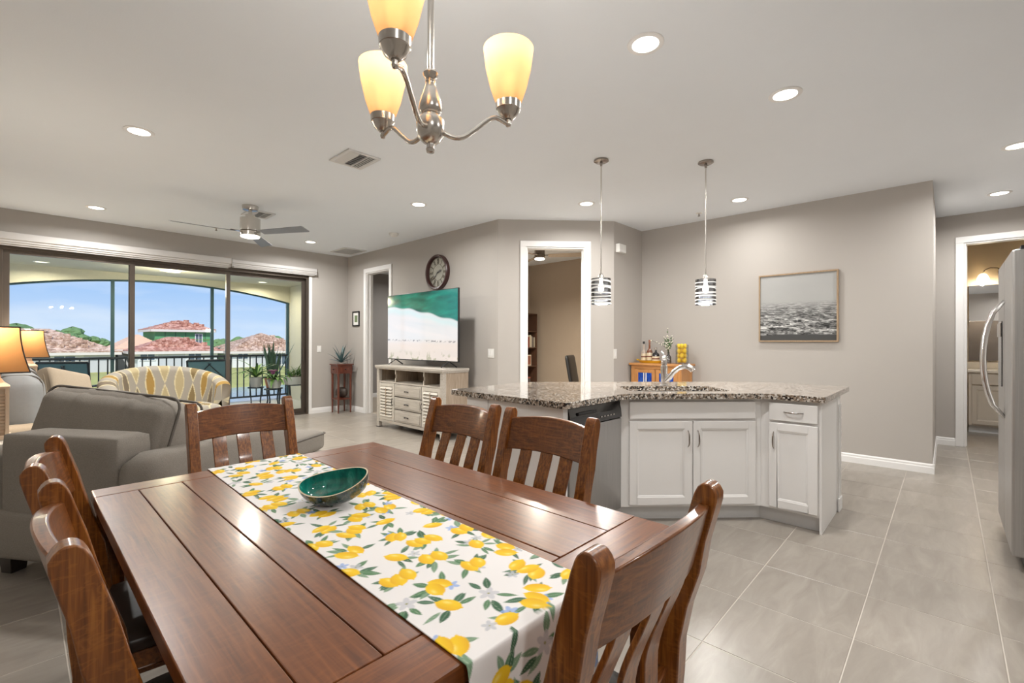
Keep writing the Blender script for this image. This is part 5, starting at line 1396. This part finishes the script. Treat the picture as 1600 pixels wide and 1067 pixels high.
def settee():
    t = thing('patterned_settee', 'curved settee in grey and gold ogee fabric before the glass door', 'settee', (1.27, 7.05, 0), R(8))
    # plan of the back: an arc opening to -y; u runs around the arc, v up the outside, over the top and down the inside
    nu, nv = 220, 90
    U = np.linspace(-1, 1, nu)[:, None]*np.ones((1, nv)); V = np.linspace(0, 1, nv)[None, :]*np.ones((nu, 1))
    rx, ry = .54, .46; a = U*1.72
    px, py = np.sin(a)*rx, np.cos(a)*ry-.10
    # the arms run forward at the ends
    nx, ny = np.sin(a)*ry, np.cos(a)*rx; nn = np.hypot(nx, ny); nx, ny = nx/nn, ny/nn
    top = .66+.28*np.clip(np.cos(a*.86), 0, 1)**.8
    th = .085; ph = V*2-1
    q = np.where(V < .40, 0, np.where(V > .60, 1, (V-.40)/.20))
    zz = np.where(V < .40, .14+(top-.06-.14)*(V/.40), np.where(V > .60, .36+(top-.06-.36)*((1-V)/.40), top-.06+.06*np.sin(q*PI)))
    off = np.where(V < .40, th, np.where(V > .60, -th, th*np.cos(q*PI)))
    lean = (zz-.4)*.16
    P = np.stack([px+nx*(off+lean), py+ny*(off+lean), zz], -1)
    def ogee(u, v):
        # staggered leaf-shaped cells
        col = u; row = v
        cidx = np.floor(col); fx = col-cidx-.5; ry_ = row+.5*(cidx % 2); ridx = np.floor(ry_); fy = ry_-ridx-.5
        w = .36*np.cos(fy*PI)**1.0
        w = np.where(abs(fy) < .5, w, 0)
        d = w-abs(fx)
        r = (np.sin(cidx*12.9+ridx*78.2)*43758.5) % 1
        base = lin((148, 142, 132)); edge = lin((196, 184, 150))
        fills = np.array([lin((150, 120, 62)), lin((112, 100, 84)), lin((166, 152, 118)), lin((122, 104, 70))])
        f = fills[(r*4).astype(int) % 4]
        c = np.where((d > .075)[..., None], f, np.where((d > 0)[..., None], edge, base))
        return c
    c = ogee(U*5.6+7, zz*2.1+np.where(V > .5, 0, .5)*0)
    grid_obj('curved_back', P, c, 'ogee_fabric', t)
    for s in (0, nu-1):
        ring = P[s]; cen = ring.mean(0); ctr = ogee(np.zeros((nv, 2)), np.zeros((nv, 2)))
        PP = np.stack([ring, np.repeat(cen[None], nv, 0)], 1); grid_obj('arm_front', PP, ogee(PP[..., 0]*4, PP[..., 2]*2.1), 'ogee_fabric', t)
    # seat cushion
    n = 60; uu, vv = np.meshgrid(np.linspace(-1, 1, n), np.linspace(-1, 1, n), indexing='ij')
    X = uu*np.where(vv > 0, np.sqrt(np.clip(1-(vv*.8)**2, 0, 1)), 1)*.44; Y = -.14+vv*.38
    e = np.clip((1-abs(uu))/.12, 0, 1)*np.clip((1-abs(vv))/.12, 0, 1); Z = .40+.075*np.sqrt(e)+.02*(1-uu**2)*(1-vv**2)
    grid_obj('seat_cushion', np.stack([X, Y, Z], -1), ogee(uu*2.4+20, vv*1.6+9), 'ogee_fabric', t)
    Xf = np.linspace(-.45, .45, 40)[:, None]*np.ones((1, 12)); Zf = np.linspace(.12, .41, 12)[None, :]*np.ones((40, 1))
    grid_obj('seat_front', np.stack([Xf, np.full_like(Xf, -.50)+.02*np.cos(Xf*3), Zf], -1), ogee(Xf*4+30, Zf*3), 'ogee_fabric', t)
    obj('seat_box', G().b2((-.42, -.48, .13), (.42, .22, .39)), 'fabric_tan', t)
    for x in (-.46, .46):
        for y in (-.42, .22): obj('leg', G().lathe([(0, 0), (.018, 0), (.03, .14), (0, .14)], (x, y, 0), 12), 'dark_leg', t)
settee()

# ------------------------------------------------------------------ lanai
YO = 10.9
def lanai():
    struct('floor_lanai', G().b2((-3.2, YL+.14, -.20), (4.4, YO+.25, -.03)), 'lanai_floor')
    struct('ceiling_lanai', G().b2((-3.2, YL+.12, 2.50), (4.5, YO+.4, 2.95)), 'stucco')
    struct('wall_lanai_right', G().b2((4.235, YL+.12, -.03), (4.309, YO+.25, 2.50)), 'stucco')
    # outer beam with the shallow arch
    n = 40; xa, xb = -.32, 4.235; lo, hi = [], []
    g = G(); secs = []
    for i in range(n+1):
        u = i/n; x = xa+(xb-xa)*u; z = 2.135+.265*(1-abs(2*u-1)**2.0)
        secs.append([(x, YO, z), (x, YO, 2.50), (x, YO+.2, 2.50), (x, YO+.2, z)])
    g.loft(secs)
    struct('wall_lanai_beam', g, 'stucco')
    struct('wall_lanai_pier', G().b2((-3.2, YO, -.03), (xa, YO+.2, 2.5)), 'stucco')
    a = []
    for i in range(n+1):
        u = i/n; a.append((xa+(xb-xa)*u, YO+.06, 2.135+.265*(1-abs(2*u-1)**2.0)-.012))
    s = bpy.data.objects.new('window_1', None); COL.objects.link(s); s['kind'] = 'structure'
    obj('arch_frame', G().tube(a, .02, 6), 'teal_metal', s)
    for x, w in ((-.30, .03), (1.165, .05), (2.715, .05), (4.20, .03)):
        u = (x-xa)/(xb-xa); z = 2.135+.265*(1-abs(2*u-1)**2.0)
        obj('screen_post', G().b2((x-w/2, YO+.03, -.03), (x+w/2, YO+.09, z)), 'teal_metal', s)
    r = bpy.data.objects.new('balcony_railing', None); COL.objects.link(r); tag(r, 'dark metal balcony railing with square balusters along the lanai', 'railing')
    r.location = (0, YO+.02, 0)
    obj('top_rail', G().b2((-1.3, -.028, .935), (4.19, .028, .975)), 'rail_metal', r, bevel=.003)
    obj('bottom_rail', G().b2((-1.3, -.018, .06), (4.19, .018, .095)), 'rail_metal', r)
    k = 0; x = -1.22; me = None
    while x < 4.18:
        if abs(x-1.165) > .04 and abs(x-2.715) > .04 and abs(x+.38) > .04:
            if me is None: o = obj('baluster', G().b2((-.010, -.010, .095), (.010, .010, .935)), 'rail_metal', r); me = o.data
            else: o = obj('baluster', me, 'rail_metal', r)
            o.location = (x, 0, 0)
        x += .122
    for x, y, l in ((.25, 10.35, 'recessed lanai light at the left, seen through the glass'), (1.78, 10.02, 'recessed lanai light in the middle, seen through the glass'), (3.49, 10.42, 'recessed lanai light at the right, seen through the glass')):
        t = thing('recessed_light', l, 'ceiling light', (x, y, 2.50), group='lanai ceiling lights')
        obj('trim_ring', G().lathe([(.07, -.001), (.07, -.006), (.095, -.006), (.095, 0), (.07, 0)], n=24), 'trim_white', t); obj('lens', G().lathe([(0, -.004), (.07, -.004), (.07, -.002), (0, -.002)], n=24), 'lanai_glow', t)
        lamp('AREA', (0, 0, -.012), 14, (1, .9, .66), .14, t, 'can_lamp')
    t = thing('flush_fitting', 'flat white fitting on the lanai ceiling, with added light', 'ceiling light', (1.80, 9.60, 2.50))
    obj('base', G().lathe([(0, 0), (.13, 0), (.13, -.03), (0, -.03)], n=28), 'trim_white', t); obj('diffuser', G().lathe([(.125, -.03), (.10, -.06), (0, -.07)], n=28), 'lanai_glow', t, smooth=True); lamp('POINT', (0, 0, -.30), 22, (1, .9, .62), .08, t, 'ceiling_fill_lamp')  # point lamp added below the fitting to brighten the lanai ceiling
lanai()
def sling_chair(x, y, rz, label):
    t = thing('sling_chair', label, 'outdoor chair', (x, y, -.03), rz, 'dark sling chairs on the lanai')
    # faces -y; the sling back leans away
    M = Matrix.Rotation(R(-14), 3, 'X')
    def pt(u, z): return (u, .22+.26*(z-.42), z)
    for s in (-1, 1):
        obj('back_rail', G().tube([(s*.27, -.26, .40), (s*.27, .20, .38), pt(s*.28, .60), pt(s*.30, .98)], .015, 8), 'rail_metal', t, smooth='auto')
        obj('leg', G().tube([(s*.28, -.24, 0), (s*.28, -.24, .60), (s*.28, .28, .62)], .015, 8), 'rail_metal', t); obj('leg', G().tube([(s*.28, .34, 0), (s*.27, .20, .40)], .015, 8), 'rail_metal', t)
        obj('armrest', G().b2((s*.28-.025, -.26, .612), (s*.28+.025, .25, .635)), 'rail_metal', t, bevel=.005)
    obj('top_bar', G().tube([pt(-.30, .98), pt(.30, .98)], .017, 8), 'rail_metal', t)
    secs = []
    for k in range(9):
        z = .42+(.97-.42)*k/8; y0 = .22+.26*(z-.42); secs.append([(-.285, y0-.004, z), (.285, y0-.004, z), (.285, y0+.004, z), (-.285, y0+.004, z)])
    obj('sling_back', G().loft(secs), 'sling', t); obj('sling_seat', G().b2((-.26, -.26, .395), (.26, .21, .405)), 'sling', t)
    for a, b in (((-.28, .60), (.02, .93)), ((.28, .60), (-.02, .93))):
        p, q = Vector(pt(*a)), Vector(pt(*b)); obj('back_brace', G().tube([p+Vector((0, .012, 0)), q+Vector((0, .012, 0))], .008, 6), 'rail_metal', t)
sling_chair(.62, 9.55, R(150), 'dark teal sling chair on the lanai, behind the tan pillow')
sling_chair(2.22, 9.15, R(168), 'dark teal sling chair on the lanai, behind the patterned settee')

def pot(g_mat, r, h, parent, z=0):
    obj('pot', G().lathe([(0, z), (r*.72, z), (r, z+h), (r*.92, z+h), (r*.88, z+h*.9), (0, z+h*.88)], n=24), g_mat, parent, smooth='auto')
    obj('soil', G().lathe([(0, z+h*.9), (r*.88, z+h*.9), (r*.5, z+h*.93), (0, z+h*.94)], n=18), 'soil', parent)
def stand(x, y, h, r, label):
    t = thing('metal_stand', label, 'plant stand', (x, y, -.03), group='black metal plant stands on the lanai')
    obj('ring', G().tube([(r*math.cos(2*PI*i/24), r*math.sin(2*PI*i/24), h) for i in range(25)], .008, 6), 'rail_metal', t)
    obj('cross_bar', G().tube([(-r, 0, h), (r, 0, h)], .006, 6).tube([(0, -r, h), (0, r, h)], .006, 6), 'rail_metal', t)
    for k in range(4):
        a = k*PI/2+.5; obj('leg', G().tube([(r*math.cos(a), r*math.sin(a), h), (r*.8*math.cos(a), r*.8*math.sin(a), h*.5), (r*1.15*math.cos(a), r*1.15*math.sin(a), 0)], .008, 6), 'rail_metal', t)
def lanai_plants():
    rr = random.Random(21)
    S = [(2.80, 8.66, .50), (3.12, 8.70, .46), (3.50, 8.72, .50), (3.27, 9.22, .40)]
    stand(*S[0][:2], S[0][2], .12, 'black metal plant stand under the grey-potted fern'); stand(*S[1][:2], S[1][2], .13, 'black metal plant stand under the pink bromeliad')
    stand(*S[2][:2], S[2][2], .16, 'black metal plant stand under the long planter by the stucco wall'); stand(*S[3][:2], S[3][2], .14, 'black metal plant stand under the tall snake plant')
    p = thing('potted_plant', 'strappy light green plant in a grey pot, leftmost on the lanai', 'plant', (S[0][0], S[0][1], S[0][2]-.03+.009)); pot('pot_grey', .105, .17, p)
    for k in range(26): leaf_strip(p, 'leaf', (0, 0, .16), rr.uniform(0, 6.28), rr.uniform(.5, 1.3), rr.uniform(.32, .52), .022, rr.uniform(.3, .7), rr.choice(('leaf', 'leaf_light')))
    p = thing('potted_bromeliad', 'bromeliad with pink flower in a white pot on the lanai', 'plant', (S[1][0], S[1][1], S[1][2]-.03+.009)); pot('pot_white', .125, .15, p)
    for k in range(20): leaf_strip(p, 'leaf', (0, 0, .14), rr.uniform(0, 6.28), rr.uniform(.2, 1.0), rr.uniform(.30, .42), .034, rr.uniform(.4, .8), rr.choice(('leaf', 'leaf_light', 'leaf')))
    for k in range(9): leaf_strip(p, 'petal', (-.03, 0, .24), k*.7, R(55), .13, .034, .3, 'petal_pink', 4)
    p = thing('potted_fern', 'grassy green plant in a long white planter beside the stucco wall', 'plant', (S[2][0], S[2][1], S[2][2]-.03+.009))
    obj('planter', G().loft([[(-a, -b, z), (a, -b, z), (a, b, z), (-a, b, z)] for a, b, z in ((.17, .08, 0), (.20, .10, .14))]), 'pot_white', p); obj('soil', G().b2((-.17, -.08, .12), (.17, .08, .143)), 'soil', p)
    for k in range(60): leaf_strip(p, 'leaf', (rr.uniform(-.14, .14), rr.uniform(-.06, .06), .135), rr.uniform(0, 6.28), rr.uniform(.8, 1.4), rr.uniform(.2, .34), .008, rr.uniform(.3, .7), rr.choice(('leaf', 'leaf_light')), 5)
    p = thing('snake_plant', 'tall snake plant with pale leaf edges behind the other pots', 'plant', (S[3][0], S[3][1], S[3][2]-.03+.009)); pot('terracotta', .14, .20, p)
    for k in range(30):
        a, e, L = rr.uniform(0, 6.28), R(rr.uniform(58, 86)), rr.uniform(.45, .78); b = (rr.uniform(-.06, .06), rr.uniform(-.06, .06), .18)
        l = leaf_strip(p, 'leaf', b, a, e, L, .034, -.04, 'leaf_snake', 7, .25)
        pass
lanai_plants()
t = thing('wall_ornament', 'small green metal gecko ornament on the lanai stucco wall', 'ornament', (4.232, 9.0, 1.33))
obj('body', G().soft((-.012, 0, 0), (.02, .05, .13), .01), 'leaf_agave', t, smooth=True); obj('tail', G().tube([(-.012, 0, -.06), (-.012, .02, -.11), (-.012, -.01, -.15)], [.009, .006, .003], 6), 'leaf_agave', t)

# ------------------------------------------------------------------ across the lake
GZ, WATER = -1.75, -2.75
struct("ground", G().b2((-90, 52, GZ-1.5), (130, 160, GZ)).add([(-90, 45, WATER-.05), (130, 45, WATER-.05), (130, 52.02, GZ), (-90, 52.02, GZ)], [(0, 1, 2, 3)]), 'grass')
struct('lake', G().add([(-90, 13, WATER), (130, 13, WATER), (130, 46, WATER), (-90, 46, WATER)], [(0, 1, 2, 3)]), 'water')
struct('bank_near', G().add([(-60, 11.4, -3.2), (60, 11.4, -3.2), (60, 14, -2.7), (-60, 14, -2.7)], [(0, 1, 2, 3)]), 'grass')
def hip_roof(t, nm, x0, x1, y0, y1, ze, zr, mat, over=.5, courses=11):
    x0 -= over; x1 += over; y0 -= over; y1 += over
    hy = (y1-y0)/2; g = G(); rl = max((x1-x0)/2-hy, .0)
    hx = (x1-x0)/2; cx, cy = (x0+x1)/2, (y0+y1)/2; run = min(hx, hy)
    for k in range(courses):
        u0, u1 = k/courses, (k+1)/courses
        a0, a1 = run*u0, run*u1; z0, z1 = ze+(zr-ze)*u0, ze+(zr-ze)*u1
        st = .07
        r0 = [(x0+a0, y0+a0, z0+st), (x1-a0, y0+a0, z0+st), (x1-a0, y1-a0, z0+st), (x0+a0, y1-a0, z0+st)]
        rb = [(p[0], p[1], z0-.02) for p in r0]
        r1 = [(x0+a1, y0+a1, z1+st*.4), (x1-a1, y0+a1, z1+st*.4), (x1-a1, y1-a1, z1+st*.4), (x0+a1, y1-a1, z1+st*.4)]
        g.loft([rb, r0, r1], cap=False)
    g.add([(x0+run, y0+run, zr+.03), (x1-run, y0+run, zr+.03), (x1-run, y1-run, zr+.03), (x0+run, y1-run, zr+.03)], [(0, 1, 2, 3)])
    r = obj(nm, g, mat, t)
    # scattered stacks of loose tiles on the front slope
    rr = random.Random(int(x0*10)); gg = G()
    for k in range(2, courses-1):
        a = run*k/courses; z = ze+(zr-ze)*k/courses; x = x0+a+.4
        while x < x1-a-.4:
            if rr.random() < .62: gg.b2((x, y0+a-.05, z+.06), (x+.50, y0+a+.22, z+.36))
            x += .85
    if mat != 'underlay' and gg.v: obj('loose_tiles', gg, mat, r)['kind'] = 'stuff'
    obj('fascia', G().b2((x0, y0, ze-.28), (x1, y0+.06, ze-.02)).b2((x0, y0, ze-.28), (x0+.06, y1, ze-.02)).b2((x1-.06, y0, ze-.28), (x1, y1, ze-.02)).b2((x0+.06, y0+.06, ze-.2), (x1-.06, y1-.06, ze-.12)), 'fascia', r)
def win(t, x0, x1, z0, z1, y):
    w = obj('window', G().b2((x0-.08, y-.06, z0-.08), (x1+.08, y+.02, z0)).b2((x0-.08, y-.06, z1), (x1+.08, y+.02, z1+.08)).b2((x0-.08, y-.06, z0), (x0, y+.02, z1)).b2((x1, y-.06, z0), (x1+.08, y+.02, z1)).b2(((x0+x1)/2-.03, y-.05, z0), ((x0+x1)/2+.03, y+.02, z1)), 'concrete_white', t)
    obj('pane', G().b2((x0, y-.02, z0), (x1, y-.01, z1)), 'house_glass', w)
def houses():
    y = 60.0
    t = thing('left_house', 'single-storey house with tan hip roof across the lake, at the left', 'house', (4, y, GZ))
    t.location = (0, 0, 0)
    obj('wall', G().b2((-6.0, y, GZ), (6.6, y+9, .20)), 'concrete_white', t)
    hip_roof(t, 'roof', -6.0, 6.6, y, y+9.0, .22, 2.45, 'roof_tan'); win(t, 2.3, 3.7, -1.55, -.15, y)
    obj('recess', G().b2((4.3, y-.02, GZ), (6.2, y+.1, -.05)), 'house_grey', t)
    t = thing('bare_roof_house', 'low house wing with plain salmon roof beside the left house', 'house', (0, 0, 0))
    obj('wall', G().b2((7.15, y+3, GZ), (10.9, y+10, .45)), 'house_grey', t); hip_roof(t, 'roof', 7.2, 10.9, y+3, y+10, .45, 2.0, 'underlay')
    t = thing('middle_house', 'single-storey house with red tile stacks on its roof, in front of the green house', 'house', (0, 0, 0))
    obj('wall', G().b2((7.9, y-3.2, GZ), (14.6, y+2.4, .25)), 'concrete_white', t)
    hip_roof(t, 'roof', 7.9, 14.6, y-3.2, y+2.4, .30, 1.72, 'roof_red', .45, 8)
    win(t, 8.1, 9.2, -.55, .0, y-3.2); win(t, 12.0, 13.1, -1.2, .0, y-3.2)
    obj('porch', G().b2((9.5, y-3.24, GZ), (11.7, y-3.1, .0)), 'house_grey', t)
    t = thing('green_house', 'two-storey house with green sheathing under a red tile roof across the lake', 'house', (0, 0, 0))
    x0, x1, yy = 10.3, 15.6, y+3.5
    obj('wall', G().b2((x0, yy, GZ), (x1, yy+7, 2.55)), 'house_green', t)
    for k in range(5): obj('sheathing_joint', G().b2((x0+.9+k*.95, yy-.02, .3), (x0+.94+k*.95, yy, 2.5)), 'rail_metal', t)
    obj('sheathing_band', G().b2((x0, yy-.03, 1.42), (x1, yy, 1.52)), 'leaf_light', t)
    hip_roof(t, 'roof', x0, x1, yy, yy+7, 2.62, 3.75, 'roof_red', .45, 7); win(t, 14.1, 14.7, .9, 2.1, yy)
    t = thing('right_house', 'single-storey house with tan hip roof across the lake, at the right', 'house', (0, 0, 0))
    obj('wall', G().b2((16.9, y, GZ), (26.5, y+9, .10)), 'concrete_white', t)
    hip_roof(t, 'roof', 16.9, 26.0, y, y+9.0, .15, 2.35, 'roof_tan')
    win(t, 17.5, 18.5, -.75, -.15, y); win(t, 21.6, 23.0, -1.5, -.2, y); obj('recess', G().b2((19.0, y-.02, GZ), (21.0, y+.1, -.1)), 'house_grey', t)
    for x, yy, z, s, l in ((-2.5, 92, 2.9, 4.6, 'large pale green tree behind the left house, at the frame edge'), (6.0, 96, 2.5, 3.0, 'round tree top behind the ridge of the left house'), (8.6, 105, 1.0, 3.2, 'low tree between the left houses and the green house'),
                          (16.5, 110, 1.2, 3.2, 'low tree just left of the green house'), (26.2, 98, .8, 3.4, 'low tree right of the green house'), (31, 108, 1.4, 3.4, 'tree row end left of the right house roof'),
                          (38, 104, 1.6, 3.2, 'tree behind the right house, by the lanai wall'), (1.5, 104, 1.5, 3.6, 'tree behind the left house roof')):
        t = thing('tree', l, 'tree', (x, yy, GZ), 0, 'trees beyond the houses')
        obj('trunk', G().tube([(0, 0, 0), (.1, 0, max(1, z-GZ-1.2))], [.28, .16], 8), 'bark', t)
        g = G(); rr = random.Random(int(x*7)+3)
        for k in range(9):
            c = (rr.uniform(-s, s)*.75, rr.uniform(-1, 1)*s*.5, z-GZ+rr.uniform(-1.4, .1)*s*.3); r = s*rr.uniform(.28, .46)
            secs = []
            for a in range(9):
                th = PI*a/8; secs.append([(c[0]+r*math.sin(th)*math.cos(q*PI/7)*rr.uniform(.8, 1.2), c[1]+r*math.sin(th)*math.sin(q*PI/7)*rr.uniform(.8, 1.2), c[2]-r*.75*math.cos(th)*rr.uniform(.85, 1.1)) for q in range(14)])
            g.loft(secs)
        obj('foliage', g, 'foliage', t)
houses()
